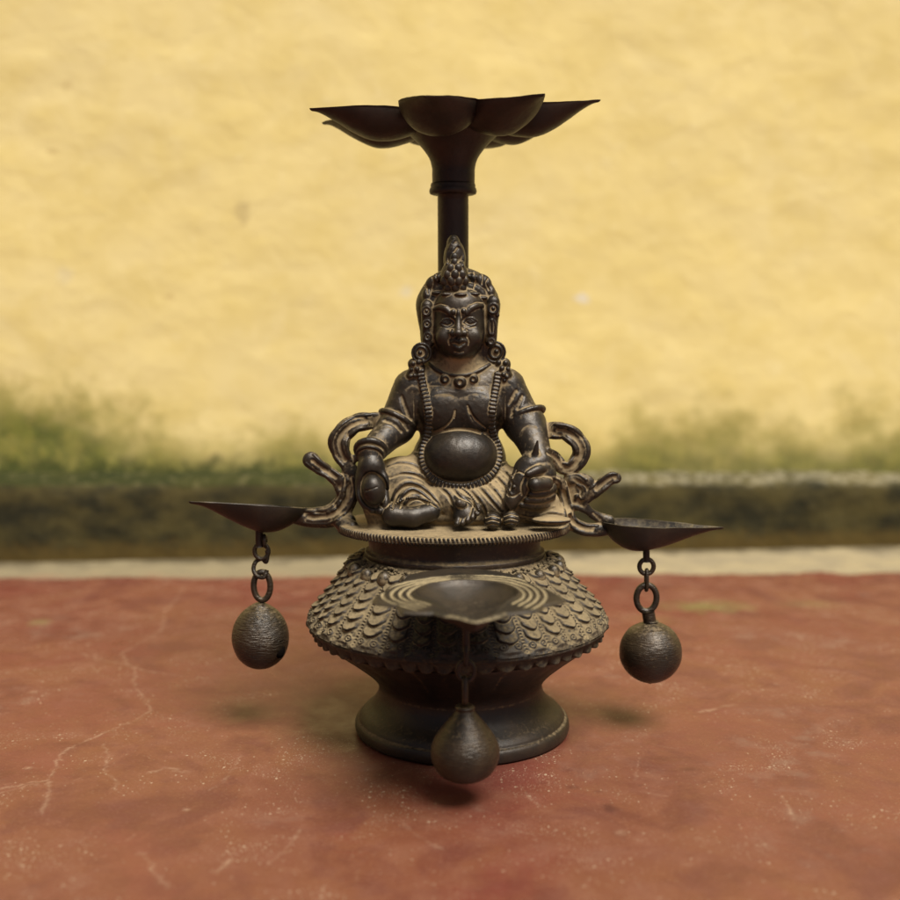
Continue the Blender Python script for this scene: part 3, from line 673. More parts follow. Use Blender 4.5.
for (ph_, Rt, W, DP, dz, roll, tc) in [(-9, 153, 31, 30, -4, 0, 5), (-54, 146, 37, 31, -4, 4, 1), (-101, 141, 39, 31, -5, 0, -2), (-160, 154, 33, 30, -8, 0, -2), (155, 160, 33, 29, -11, 0, -2), (112, 146, 36, 30, -6, 0, 0), (62, 150, 37, 31, -8, 0, 0), (30, 140, 33, 30, -7, 0, 0)]:
    V, F = boat(Rt-21, W, DP*1.04, 0.50, tipcurl=tc, pw=2.2, bpow=0.5, tpow=1.75, sec=0.52, dtip=0.55, thick=3.4)
    V = V+np.array([16.0, 0, 0]); V[:, 2] += 1.0*vnoise(V[:, 0], V[:, 1], V[:, 2], 0.035, int(ph_+200))+0.35*vnoise(V[:, 0], V[:, 1], V[:, 2], 0.12, int(ph_+300)); V[:, 1] += 0.8*vnoise(V[:, 0], V[:, 1], V[:, 2], 0.05, int(ph_+400))
    V = V@np.array(Matrix.Rotation(math.radians(roll), 3, 'X')).T
    V = V@np.array(Matrix.Rotation(math.radians(ph_), 3, 'Z')).T; V = V@TILT.T
    link_mesh('petal', V+np.array([lx, CY, LT+6.5+dz]), F, M_LOTUS, LAMP)
# ------------------------------------------------------------------ side dishes
def place(V, org, yaw=0, pitch=0, roll=0):
    M = Matrix.Rotation(math.radians(yaw), 3, 'Z') @ Matrix.Rotation(math.radians(-pitch), 3, 'Y') @ Matrix.Rotation(math.radians(roll), 3, 'X')
    return V@np.array(M).T+np.asarray(org)
pr_ = P(601, 521, 0); tip = P(724, 525, 0)
V, F = boat(124, 27, 29, 0.34, thick=2.2, pw=2.0, bpow=0.5, tpow=1.25, dtip=0.45)
V[:, 2] += 0.5*vnoise(V[:, 0], V[:, 1], V[:, 2], 0.07, 41)
V = place(V, pr_, 0, -3.0, 0)
dR = link_mesh('oil_dish', V, F, M_DISH, LAMP, attrs={'dust': np.r_[np.full(len(V)//2, -0.3), np.full(len(V)-len(V)//2, 0.25)]}); dR['label'] = 'right oil dish, seen a little from above'
pl_ = P(307, 508, 0)
V, F = boat(119, 27, 27, 0.38, thick=2.2, pw=2.0, bpow=0.5, tpow=1.25, dtip=0.45)
V[:, 2] += 0.5*vnoise(V[:, 0], V[:, 1], V[:, 2], 0.07, 43)
V = place(V, pl_, 180, 3.4, 8.0)
dL = link_mesh('oil_dish', V, F, M_DISH, LAMP, attrs={'dust': np.r_[np.full(len(V)//2, -0.3), np.full(len(V)-len(V)//2, 0.1)]}); dL['label'] = 'left oil dish, seen edge on'
# front dish: petalled tray with grooves round a bowl with a spout
ZD = 190.0
outl = [(477, 621), (494.5, 617), (507, 613), (541, 609), (544, 605), (566.6, 599), (555, 592), (531, 582), (521, 576), (497, 570), (478, 568), (460, 567), (440, 568), (409, 573), (404, 579), (384, 590), (372, 600), (375, 602), (397, 605), (401.6, 611.5), (433, 612.6), (458, 617)]
op = np.array([PZ(x, y, ZD)[:2] for x, y in outl]); cB = PZ(467, 593, ZD)[:2]
ang = np.unwrap(np.arctan2(op[:, 1]-cB[1], op[:, 0]-cB[0])); rad = np.hypot(op[:, 0]-cB[0], op[:, 1]-cB[1])
na = 520; nr_ = 150; th = np.linspace(ang[0], ang[0]+2*np.pi, na, endpoint=False)
ro = np.interp(th, np.r_[ang, ang[0]+2*np.pi], np.r_[rad, rad[0]])
k_ = np.array([0, 1, 2, 1, 0.]); k_ /= k_.sum(); ro = sum(np.roll(ro, i-2)*k_[i] for i in range(5))
sd_ = np.cos((th-ang[0]))                       # 1 at the spout
rb = 43+ (np.clip(sd_, 0, 1)**10)*(ro*0.985-43)    # bowl lip, drawn out into the spout
rb = np.minimum(rb, ro*0.985)
f = np.linspace(0, 1, nr_)[None]; Rr = f*ro[:, None]; T = th[:, None]
rel = Rr/rb[:, None]
inb = np.clip(1-rel**2.2, 0, 1); z = -16*inb*(1-0.25*np.clip(np.cos(T-ang[0]), 0, 1)*rel)
lip = np.exp(-((Rr-rb[:, None])/2.0)**2)*1.6*(1-np.clip(sd_, 0, 1)[:, None]**6)
out = np.clip((Rr-rb[:, None]), 0, 200)
dd = out; mask = (np.clip(np.abs(np.sin(T-ang[0])), 0, 1) > 0.42)
gro = np.zeros_like(Rr)
rear = np.cos(T-ang[0]) < -0.35
for g in (5.5, 12.0, 18.5, 25.5):
    gg = g*(1+0.10*np.sin(3*(T-ang[0])))
    gro += np.exp(-((dd-gg)/(1.25+0.9*np.clip(-np.cos(T-ang[0]), 0, 1)))**2)*(dd < (ro-rb)[:, None]-3)
gro *= np.clip((0.80-np.cos(T-ang[0]))/0.12, 0, 1)
gro *= np.clip(((ro-rb)[:, None]-9)/9, 0, 1)
gro *= 1-0.75*np.exp(-((np.cos(T-ang[0])+1)/0.035)**2)
edge = -1.8*np.exp(-((ro[:, None]-Rr)/2.2)**2)
z = z+lip-2.0*gro+edge-0.0002*np.clip(Rr-60, 0, 99)**2
z = z+0.35*vnoise(Rr*np.cos(T), Rr*np.sin(T), Rr*0, 0.09, 51)
X = cB[0]+Rr*np.cos(T); Y = cB[1]+Rr*np.sin(T); Zt = ZD+z
under = np.minimum(-3.4+0*Rr, -24*np.clip(1-(Rr/(rb[:, None]*1.0))**2.0, 0, 1)-3.2)+edge*-0.5-0.0002*np.clip(Rr-60, 0, 99)**2
Zu = ZD+under
Vt = np.stack([X, Y, Zt], 2).reshape(-1, 3); Vu = np.stack([X, Y, Zu], 2).reshape(-1, 3); n1 = na*nr_
i = np.arange(na); i2 = (i+1) % na
rimf = np.stack([i*nr_+nr_-1, i*nr_+nr_-1+n1, i2*nr_+nr_-1+n1, i2*nr_+nr_-1], 1)
Fd = np.vstack([grid_faces(na, nr_, cu=True, flip=True), grid_faces(na, nr_, cu=True)+n1, rimf])
dust_t = 1.7*gro-0.16+0.14*inb+0.5*np.exp(-((Rr-ro[:, None])/5)**2)*np.clip(sd_, 0, 1)[:, None]**8
SH = dict(V=None)
link_mesh('front_dish', np.vstack([Vt, Vu]), Fd, M_DISH, LAMP, attrs={'dust': np.r_[dust_t.ravel(), np.full(n1, -0.3)]})
# arm from the neck to the front dish
V, F = tube(catmull([(8, -72, 176), (8, -104, 175), (8.5, -145, 174)], 6), 11, 20, squash=(1, 0.55)); link_mesh('dish_arm', V, F, M_FOOT, LAMP, attrs={'dust': np.zeros(len(V))})
# ------------------------------------------------------------------ hanging bells
def bell(cx, cy, Y, rx, rz, prof, label, mat=None):
    """prof: list of (r factor, z factor) from the top down"""
    c = P(cx, cy, Y); sc_ = (Y-CAMY)/-CAMY
    e = empty('bell', c, label, 'bell', 'bells hanging from the three oil dishes')
    pp = catmull([(a_*rx*sc_, b_*rz*sc_, 0) for a_, b_ in prof], 8)[:, :2]; pp[:, 0] = np.maximum(pp[:, 0], 0.02)
    n = 90; a = np.linspace(0, 2*np.pi, n, endpoint=False)[:, None]; R = pp[:, 0][None]; Z = pp[:, 1][None]
    R = R*(1+0.012*vnoise(np.cos(a)*2, np.sin(a)*2, Z/rx*2, 1.0, int(cx)))
    link_mesh('bell_body', np.stack([R*np.cos(a)+c[0], R*np.sin(a)+c[1], Z+c[2]+0*a], 2).reshape(-1, 3), grid_faces(n, len(pp), cu=True, flip=False), mat or M_BELL, e)
    return e, c, sc_
sph = [(0, 1.0), (0.16, 1.02), (0.24, 0.99), (0.22, 0.95), (0.42, 0.87), (0.72, 0.68), (0.94, 0.32), (1.0, -0.03), (0.95, -0.36), (0.74, -0.70), (0.45, -0.92), (0.16, -1.03), (0.05, -1.08), (0, -1.09)]
egg = [(0, 1.0), (0.14, 1.0), (0.36, 0.90), (0.68, 0.68), (0.91, 0.36), (1.0, 0.02), (0.97, -0.30), (0.82, -0.62), (0.55, -0.86), (0.25, -0.98), (0, -1.0)]
pear = [(0, 1.0), (0.22, 1.0), (0.29, 0.95), (0.27, 0.88), (0.36, 0.76), (0.60, 0.50), (0.86, 0.18), (1.0, -0.14), (0.97, -0.46), (0.78, -0.76), (0.45, -0.94), (0, -1.0)]
# left
e, c, k = bell(260.5, 635.5, 0, 28.8, 34, egg, 'left hanging egg-shaped bell with hammered texture', M_BELL2)
q = lambda x, y, Y=0: P(x, y, Y)
t = NT('black_slit'); t.b.inputs['Base Color'].default_value = (0.004, 0.003, 0.0025, 1); t.b.inputs['Roughness'].default_value = 1.0; t.b.inputs['Specular IOR Level'].default_value = 0.0
V, F = tube(catmull([q(275, 657, -14.5), q(280, 652, -14.5), q(284, 644, -9.5)], 6), [1, 2.6, 3.8, 4.6, 5.2, 5.2, 5, 4.6, 4, 3.2, 2.4, 1.6, 1][:13], 14, squash=(0.8, 1)); link_mesh('slit', V, F, t.m, e)
V, F = tube(ring_pts(q(262, 586), 8.4, 'y', 30, 14.5), 3.1, 12, closed=True); link_mesh('loop', V, F, M_BELL, e)
V, F = tube(catmull([q(267, 570, -3), q(264, 577, -5), q(257, 576, -3), q(253.5, 569, 0), q(256, 561.5, 2), q(262, 559, 3), q(266, 562, 1), q(267.5, 556, 0), q(267, 550, 0)], 6), 2.2, 10); link_mesh('hook', V, F, M_BELL, e)
V, F = tube(ring_pts(q(261.5, 551), 7.0, 'y', 26, 8.0), 2.4, 12, closed=True); link_mesh('link', V, F, M_BELL, e)
V, F = tube(catmull([q(259.5, 527), q(259.3, 537), q(259.8, 547)], 5), [6.5]*6+[4.6]*5 if False else 4.8, 14, squash=(1, .8)); link_mesh('dish_lug', V, F, M_LOTUS, LAMP)
V, F = tube(ring_pts(q(265, 541), 4.4, 'x', 20, 5.5), 2.0, 10, closed=True); link_mesh('ring', V, F, M_BELL, e)
# right
e, c, k = bell(650.5, 651, 0, 31.6, 31.5, sph, 'right hanging round bell, lit brown with a neck ring')
V, F = tube(ring_pts(q(646.5, 598), 10.2, 'y', 32, 13.6), 3.2, 12, closed=True); V[:, 0] += 0; link_mesh('loop', V, F, M_BELL, e)
V, F = tube(catmull([q(648, 611), q(649, 617), q(650, 623)], 4), 6.6, 16); link_mesh('shank', V, F, M_BELL, e)
V, F = tube(ring_pts(q(646.5, 580), 3.4, 'x', 24, 10.5)+np.array([0, 0, 0]), 2.0, 10, closed=True); link_mesh('link', V, F, M_BELL, e)
V, F = tube(ring_pts(q(646.5, 566.5), 7.2, 'y', 26, 7.6), 2.4, 12, closed=True); link_mesh('ring', V, F, M_BELL, e)
V, F = tube(catmull([q(646, 542), q(646.3, 553), q(646.5, 562)], 5), 3.4, 14); link_mesh('dish_lug', V, F, M_LOTUS, LAMP)
# front, nearest to the camera
YF = -190
e, c, k = bell(465, 743, YF, 35.2, 40, pear, 'front hanging pear-shaped bell, nearest to the camera and slightly blurred')
V, F = tube(ring_pts(q(465, 691, YF), 4.6, 'x', 26, 11.5), 2.6, 12, closed=True); link_mesh('loop', V, F, M_BELL, e)
V, F = tube(ring_pts(q(466, 671, YF), 7.0, 'y', 26, 8.5), 2.2, 12, closed=True); link_mesh('link', V, F, M_LOTUS, e)
V, F = tube(ring_pts(q(466, 655, YF), 3.5, 'x', 26, 8.5), 2.2, 12, closed=True); link_mesh('ring', V, F, M_LOTUS, e)
V, F = tube(catmull([q(466, 618, YF), q(466, 634, YF), q(466, 651, YF)], 5), 3.2, 14); link_mesh('dish_lug', V, F, M_LOTUS, LAMP)
# ------------------------------------------------------------------ the sculpted figure on its plate
FI = Field((-163, -92, 196), (172, 92, 508), H_FIG)
BODY, HAIR, TIARA, EAR, NECK, GARL, BRAC, LEGS, FRUIT, MONG, SCL, SCR, PLATE, FINI, BELLY, ROSE = range(1, 17)
V3 = lambda *a: np.array(a, float)
def el(px, py, Y, rx, ry, rz, rot=0, tilt=0):
    R = None
    if rot or tilt: R = np.array(Matrix.Rotation(math.radians(rot), 3, 'Y') @ Matrix.Rotation(math.radians(tilt), 3, 'X'))
    return E_(P(px, py, Y), (rx, ry, rz), R)
def cc(a, b, ra, rb=None, flat=None): return C_(P(*a), P(*b), ra, rb, flat)
def tb(pts, rad, n=5, flat=None): return T_(catmull([P(*p) for p in pts], n), rad, flat)
FY = ((0, 1, 0), )
# plate (flat oval disc)
class Disc:
    def __init__(s, c, rx, ry, z0, z1): s.c = c; s.rx = rx; s.ry = ry; s.z0 = z0; s.z1 = z1; s.lo = V3(c[0]-rx, c[1]-ry, z0); s.hi = V3(c[0]+rx, c[1]+ry, z1)
    def d(s, X, Y, Z):
        th = np.arctan2((Y-s.c[1])/s.ry, (X-s.c[0])/s.rx); rr = 1+0.012*np.sin(th*5+1)
        q = np.sqrt(((X-s.c[0])/s.rx)**2+((Y-s.c[1])/s.ry)**2)/rr
        e = (q-1)*min(s.rx, s.ry)*1.1; z = np.abs(Z-(s.z0+s.z1)/2)-(s.z1-s.z0)/2
        return np.minimum(np.maximum(e, z), 0)+np.sqrt(np.maximum(e, 0)**2+np.maximum(z, 0)**2)-0.8
pc_ = (3.5, 0, 0)
FI.op(Disc(pc_, 112, 82, 208.5, 213), 1, PLATE)
tor = [(pc_[0]+112.5*np.cos(t_), 82.5*np.sin(t_), 210.2) for t_ in np.linspace(0, 2*np.pi, 73)]
FI.op(T_(tor, 3.4), 2, PLATE)
for t_ in np.linspace(0, 2*np.pi, 176, endpoint=False):      # rope-like rim
    x, y = pc_[0]+115*np.cos(t_), 85*np.sin(t_); tx, ty = -np.sin(t_), np.cos(t_)*0.75
    if -1.9 < t_-2*np.pi+0 < -0.35 and False: continue
    FI.op(C_((x-tx*1.1, y-ty*1.1, 213.0), (x+tx*1.1, y+ty*1.1, 207.0), 1.25), 0.8, PLATE)
# legs under draped cloth
FI.op(el(462, 512, 12, 92, 42, 12), 6, LEGS)
FI.op(el(400, 484, 6, 34, 30, 27, rot=-14), 10, LEGS); FI.op(el(415, 500, -8, 32, 24, 16, rot=8), 8, LEGS)
FI.op(el(520, 492, 6, 38, 30, 24, rot=12), 10, LEGS); FI.op(el(500, 503, -14, 34, 22, 18, rot=10), 8, LEGS)
FI.op(el(548, 514, -10, 24, 22, 10), 6, LEGS)
FI.op(el(455, 500, -12, 30, 22, 18), 8, LEGS)
# torso
FI.op(el(459, 462, 14, 47, 34, 44), 9, BODY)
FI.op(el(459, 408, 14, 46, 27, 42), 9, BODY)
FI.op(el(459, 388, 14, 52, 22, 20), 9, BODY)
for x_, s_ in ((440, 1), (479, -1)): FI.op(el(x_, 410, -7, 20, 9, 18, rot=14*s_), 8, BODY)
# shoulders and arms
FI.op(cc((411, 391, 13), (397, 425, 7), 18.5, 17.5), 9, BODY); FI.op(cc((507, 389, 13), (523, 423, 7), 18.5, 18.5), 9, BODY)
FI.op(cc((436, 372, 14), (414, 386, 14), 12, 14), 10, BODY); FI.op(cc((482, 371, 14), (504, 385, 14), 12, 14), 10, BODY)
FI.op(cc((395, 428, 4), (370, 453, -26), 16.5, 12.5), 7, BODY); FI.op(cc((527, 426, 4), (540, 462, -26), 19, 12.5), 7, BODY)
# neck and head
FI.op(cc((459, 372, 10), (459, 335, 8), 20, 18), 7, BODY)
FI.op(el(459, 310, 2, 26, 25, 24), 4, BODY); FI.op(el(459, 330, -1, 25.6, 24, 25), 7, BODY); FI.op(el(459, 342, -6, 19, 19, 15), 7, BODY)
FI.op(el(459, 352, -16, 8, 8.5, 5.5), 5, BODY)
# belly
FI.op(el(460, 456, -4, 37, 30, 28), 3, BELLY)
# hair hood behind the head
FI.op(el(458, 305, 19, 40.5, 22, 37.5), 4, HAIR)
FI.op(cc((431, 306, 18), (434, 350, 18), 13, 12), 8, HAIR); FI.op(cc((485, 306, 18), (484, 350, 18), 13, 12), 8, HAIR)
FI.op(el(458, 330, 24, 35, 14, 26), 5, HAIR)
# recess between face and side strips
for side in (-1, 1):
    FI.op(tb([(459+side*27, 298, -16), (459+side*28, 318, -14), (459+side*26, 338, -10), (459+side*21, 352, -8)], [3, 3.4, 3.4, 3]), 2.0, None, cut=True)
# ears: long strips carrying rings
FI.op(cc((427, 306, -2), (428, 342, 0), 6.2, 6), 3, HAIR); FI.op(cc((493, 302, -2), (491, 342, 0), 6.6, 5.5), 3, HAIR)
def disc_ring(px, py, R, r, label, off=0.4, sz=1.0, k=0.8):
    c = FI.on(px, py, off); FI.op(T_(np.vstack([ring_pts(c, R, 'y', 18, R*sz), ring_pts(c, R, 'y', 18, R*sz)[:1]]), r), k, label)
    return c
for (x_, y_, R, r, sz) in [(426.5, 311, 3.9, 1.3, 1), (427, 324, 3.5, 1.2, 1), (427.6, 336.5, 3.2, 1.1, 1.1), (493.2, 308.5, 4.6, 1.6, 1), (492, 327, 3.7, 1.2, 2.1), (491.3, 341.5, 3.0, 1.1, 0.9)]:
    c = disc_ring(x_, y_, R, r, EAR, sz=sz)
for (x_, y_, r) in [(426.5, 311, 1.6), (427, 324, 1.4), (493.2, 308.5, 1.8), (497, 315, 2.6), (427.6, 336.5, 1.1)]:
    FI.op(E_(FI.on(x_, y_, 0.2), r), 0.6, EAR)
FI.op(T_(FI.curve([(492, 320), (492, 334)], 0.1), 1.1), 0.6, EAR)
# face -----------------------------------------------------------------
def ridge(pp, rad, label=BODY, off=0.3, k=1.6, n=6): FI.op(T_(FI.curve(pp, off, n), rad), k, label)
def groove(pp, rad, off=-0.2, k=1.2, n=6): FI.op(T_(FI.curve(pp, off, n), rad), k, None, cut=True)
def soft(pp, rad=1.9, k=2.0): FI.op(T_(FI.curve(pp, -0.95, 6), [rad*0.75, rad, rad*0.75]), k, None, cut=True)
def bump_(px, py, r, label=BODY, off=0.0, k=1.5, sq=None):
    c = FI.on(px, py, off); FI.op(E_(c, r if sq is None else np.array(sq)*r), k, label)
# eye sockets
FI.op(E_(FI.on(447, 322.5, -1.6), (8.6, 4.6, 5.4)), 2.5, None, cut=True); FI.op(E_(FI.on(470.8, 321.5, -1.6), (8.6, 4.6, 5.4)), 2.5, None, cut=True)
# brows
for pp, kn in (([(434.5, 308), (440, 306.3), (446, 308), (451, 312.5)], (453.2, 312.2)), ([(483, 305), (477, 304.6), (471, 307), (466.5, 311.5)], (463.6, 311.2))):
    ridge([(x, y+1.2) for x, y in pp], [1.6, 3.0, 3.3, 2.6], off=0.8, k=1.2)
    bump_(kn[0], kn[1], 2.9, off=0.3, k=0.7)
    groove([(x, y-2.4) for x, y in pp][:-1], [0.5, 0.7, 0.6], off=0.1, k=0.6)
bump_(458.3, 314.5, 2.6, off=-0.2, k=1.5, sq=(0.7, 1, 1.6)); groove([(455.5, 316), (456.6, 321)], 0.9, k=0.8); groove([(461.6, 316), (460.4, 321)], 0.9, k=0.8)
# eyes
for ex, ey in ((447.2, 322.6), (470.4, 321.6)):
    bump_(ex, ey, 1.0, off=1.6, k=0.7, sq=(6.2, 3.8, 3.6))
    ridge([(ex-7, ey+0.6), (ex-3, ey-3.0), (ex+2, ey-3.4), (ex+6.6, ey-0.4)], [0.9, 1.4, 1.4, 0.9], off=-0.1, k=0.5)
    ridge([(ex-6.2, ey+1.6), (ex-1, ey+4.1), (ex+4, ey+3.2), (ex+6.6, ey+0.6)], [0.7, 1.1, 1.1, 0.7], off=-0.1, k=0.5)
    groove([(ex-6, ey+4.6), (ex-1, ey+6.4), (ex+5, ey+5.4)], 0.5, off=0.1, k=1.2)
    disc_ring(ex+0.3, ey-0.3, 1.7, 0.45, BODY, off=0.1, k=0.3)
# nose
FI.op(T_([FI.on(458.4, 319, 0), FI.on(458.3, 325, -1.5), P(458.3, 331.5, FI.on(458.3, 331.5)[1]-4.2)], [2.2, 2.9, 4.0]), 2.4, BODY)
for nx_ in (453.0, 463.8): bump_(nx_, 333.0, 1.0, off=0.2, k=1.6, sq=(4.3, 3.8, 3.3))
bump_(458.3, 333.2, 1.0, off=0.8, k=1.6, sq=(4.2, 3.2, 3.5))
for nx_ in (455.6, 461.2): FI.op(E_(FI.on(nx_, 336.2, -0.2), (1.1, 1.5, 0.9)), 0.5, None, cut=True)
groove([(450.4, 329.5), (448.8, 333), (449.8, 336.6)], 0.8, k=0.8); groove([(466.5, 329.5), (468.2, 333), (467.2, 336.6)], 0.8, k=0.8)
# mouth with short moustache line
for sx_ in (-1, 1): FI.op(E_(FI.on(459+sx_*14.5, 337, 5.0), (8.5, 8, 9)), 3, BODY)
groove([(450, 337), (448.4, 341), (449, 345)], [0.5, 0.7, 0.4], k=1.6); groove([(467.2, 337), (469, 341), (468.4, 345)], [0.5, 0.7, 0.4], k=1.6)
ridge([(452, 342.4), (455.2, 340.4), (458.6, 341.6), (462.2, 340.2), (465.4, 341.4)], [1.1, 1.9, 1.7, 1.9, 1.1], off=0.2, k=1.2)
ridge([(453.8, 345.8), (458.8, 348.2), (464, 345.2)], [1.2, 2.2, 1.2], off=0.2, k=1.2)
groove([(451.6, 343.6), (455.2, 343.6), (458.8, 345.0), (462.6, 343.2), (465.8, 342.4)], [0.6, 0.95, 0.95, 0.95, 0.6], off=0.0, k=0.5)
groove([(454.5, 352.2), (459, 353), (463.5, 352)], 0.8, k=1.5)
# tiara
for (x_, y_, rx, rz, rot) in [(434, 284, 9, 8, -35), (482, 283, 10.5, 8.5, 38), (427.5, 296, 5.5, 8, -10), (490, 294, 5.5, 8.5, 8), (474, 278, 6, 5, 20), (438, 278, 6, 5, -25)]:
    FI.op(E_(FI.on(x_, y_, 1), (rx, 7, rz), rotm(rot)), 2.5, TIARA)
ridge([(433.5, 300), (437, 292), (447, 287.5), (459, 286.5), (471, 287.5), (480, 292), (485, 300)], 4.2, TIARA, off=1.0, k=2)
for (x_, y_) in [(437.5, 293), (446.5, 294.3), (460.5, 294.6), (474, 294.0), (482, 298)]:
    bump_(x_, y_, 1.0, TIARA, off=-0.2, k=0.7, sq=(6.2, 3.6, 2.1))
for (x_, y_, R) in [(442.5, 281.5, 5.2), (467, 281, 5.2)]:
    disc_ring(x_, y_, R, 2.0, TIARA, off=-0.6); bump_(x_, y_, 2.0, TIARA, off=-0.8, k=0.6)
for pp in ([(474, 272), (476, 280), (474, 288)], [(490, 276), (486, 283), (489, 290)], [(430, 273), (433, 281), (432, 289)], [(421, 283), (426, 287), (428, 293)], [(480, 270), (483, 276), (482, 284)], [(437, 268), (436, 275), (437, 280)]):
    groove(pp, 1.1, off=-0.3, k=0.8)
# finial leaf behind, cone of scales in front
FI.op([E_(P(454.6, 259, 10), (11, 10, 19)), E_(P(453.5, 246, 12), (7, 8, 11))], 4, FINI)
FI.op([E_(P(454.5, 276, -6), (13.5, 12, 16)), C_(P(454.5, 274, -6), P(454.3, 258, -3), 9.5, 2.4)], 3, TIARA)
for r_, (yy, xs_) in enumerate([(287.5, (448, 455.5, 462.5)), (281, (444.5, 451.5, 458.5, 465)), (274.5, (447.5, 455, 462)), (268.5, (450.5, 458.2)), (262.8, (454.6,)), (257.5, (454.4,)) ]):
    for x_ in xs_: FI.op(E_(FI.on(x_, yy, 0.1), (3.9, 2.8, 4.6)), 0.5, TIARA)
groove([(458, 262), (463, 255), (459, 247), (454, 252)], 1.1, off=-0.2, k=1); groove([(448, 262), (447, 254), (451, 246)], 1.0, off=-0.2, k=1)
ridge([(447, 264), (447.5, 254), (451, 245), (454, 240)], 1.5, FINI, off=0.2, k=1.2); ridge([(462.5, 266), (463, 256), (459, 246)], 1.7, FINI, off=0.2, k=1.2)
# rosettes and pendants beside the neck
for (x_, y_, R, s_) in [(421.5, 353, 9.2, -1), (495, 352, 10, 1)]:
    FI.op(E_(FI.on(x_, y_, 1.0), (R, 6.5, R*0.98)), 1.5, ROSE)
    disc_ring(x_+s_*0.5, y_-0.3, R*0.62, 1.5, ROSE, off=-0.2); disc_ring(x_, y_, R*1.0, 1.3, ROSE, off=0.6); bump_(x_+s_*1.5, y_-0.5, 2.3, ROSE, off=-0.4, k=0.6)
for k_, (x_, y_, rx, rz, rot) in enumerate([(416.5, 366, 8.5, 6.5, 35), (412.8, 374, 6, 6.5, 30), (502, 366, 8.5, 7, -35), (505, 373.5, 6.3, 6.6, -25)]):
    FI.op(E_(FI.on(x_, y_, 0.0, ymin=-60), (rx*1.1, 6.5, rz*1.1), rotm(rot)), 1.5, ROSE)
for (x_, y_, r) in [(413, 363.5, 2.5), (418.5, 362, 2.6), (423.5, 361.5, 2.4), (411.5, 369.5, 2.3), (417, 369, 2.6), (414.5, 375.5, 2.2), (410.5, 376, 2.0), (498.5, 362.5, 3.0), (505.5, 363, 2.9), (502, 368.5, 2.8), (508, 369, 2.3), (503.5, 374.5, 2.6), (507, 377, 2.2), (504.5, 380.5, 2.0)]:
    bump_(x_, y_, r, ROSE, off=-0.5, k=0.5)
# necklace
ridge([(429, 363.5), (436, 369.5), (446, 374), (458, 375.3), (470, 374), (481, 369.5), (489.5, 364.5)], [1.6, 2.2, 2.0, 1.6, 2.0, 2.2, 1.6], NECK, off=-0.2, k=0.7)
for (x_, y_, r) in [(445.4, 379.2, 5.4), (460, 382.2, 6.3), (473.3, 379, 5.0)]:
    c = FI.on(x_, y_, 0.3); FI.op(E_(c, (r, 4.0, r)), 0.8, NECK); disc_ring(x_, y_, r*0.50, 0.95, NECK, off=0.1, k=0.5); FI.op(E_(FI.on(x_, y_, -0.6), (r*0.3, 1.2, r*0.3)), 0.5, None, cut=True)
# chest folds
for pp in ([(455, 410), (453.5, 417), (449.5, 423), (443.5, 428), (434, 431.5), (430, 432.5)], [(467.5, 404+1), (470, 412), (473.5, 418), (479, 423), (485, 427)]):
    groove([(x, y+1.2) for x, y in pp], [0.6, 1.5, 1.9, 1.9, 1.3, 0.8], off=-0.2, k=2.2); ridge([(x+0.2, y+2.6) for x, y in pp][1:], [0.7, 1.1, 1.1, 0.9, 0.7], off=0.3, k=0.9)
groove([(431, 434.5), (441, 431.5), (455, 429.5), (470, 430), (480, 433)], 1.3, off=0, k=1.6)
# garland: two ropes of beads meeting under the belly
gpath = [(420.5, 371), (422.5, 383), (426, 398), (428.3, 412), (429, 424), (427, 436), (423.5, 447), (422, 458), (426, 470), (434, 479), (446, 485.5), (460, 487.5), (474, 485), (487, 478), (495.5, 468), (499, 456), (497.5, 445), (493, 434), (491.5, 422), (492.5, 408), (494.5, 394), (496.5, 384), (498, 374)]
g = catmull([(a_, b_, 0) for a_, b_ in gpath], 8)[:, :2]; gs = np.r_[0, np.cumsum(np.linalg.norm(np.diff(g, axis=0), axis=1))]
m_ = 74; gu = np.linspace(0, gs[-1], m_); gp = np.stack([np.interp(gu, gs, g[:, 0]), np.interp(gu, gs, g[:, 1])], 1)
base3 = np.array([FI.on(x_, y_, 0.6) for x_, y_ in gp]); base3[:, 1] = np.convolve(np.r_[[base3[0, 1]]*3, base3[:, 1], [base3[-1, 1]]*3], np.ones(7)/7, 'valid')
FI.op(T_(base3, 3.3), 1.2, GARL)
for i_ in range(m_):
    a_ = base3[max(i_-1, 0)]; b_ = base3[min(i_+1, m_-1)]; t3 = b_-a_; t3 /= np.linalg.norm(t3); nrm = np.cross(t3, (0, 1, 0)); nrm /= np.linalg.norm(nrm)
    c = base3[i_]+V3(0, -2.2, 0); w_ = 2.0
    FI.op(C_(c-nrm*w_, c+nrm*w_, 2.15, 2.15), 0.3, GARL)
# arms: sleeve folds, armlets, bracelets
for pp in ([(401, 397), (405, 408), (411, 420)], [(398, 412), (403, 422), (408, 430)], [(384, 420), (394, 424), (402, 432)], [(517, 391), (512, 398), (509, 404)], [(516, 404), (512, 410), (511, 416)], [(523, 396), (520, 402), (517, 408)]):
    soft(pp, 2.1, 2.4)
def cuff(pa, pb, R, r, label=BRAC, n=22):
    """ring round a limb running from pa to pb, centred at pa"""
    a_ = P(*pa); b_ = P(*pb); d = (b_-a_)/np.linalg.norm(b_-a_); u_ = np.cross(d, (0, 0, 1)); u_ /= np.linalg.norm(u_); v_ = np.cross(d, u_)
    th_ = np.linspace(0, 2*np.pi, n+1); pts_ = a_+R*(np.cos(th_)[:, None]*u_+np.sin(th_)[:, None]*v_)
    FI.op(T_(pts_, r), 0.9, label); return pts_
cuff((397, 420, 7), (390, 433, 2), 18.4, 2.6); cuff((525.5, 416, 8), (534, 436, 0), 19.4, 2.6)
cuff((370.5, 450, -24), (369, 462, -36), 13.8, 3.2); cuff((369.8, 455, -29), (369, 465, -38), 12.6, 1.6)
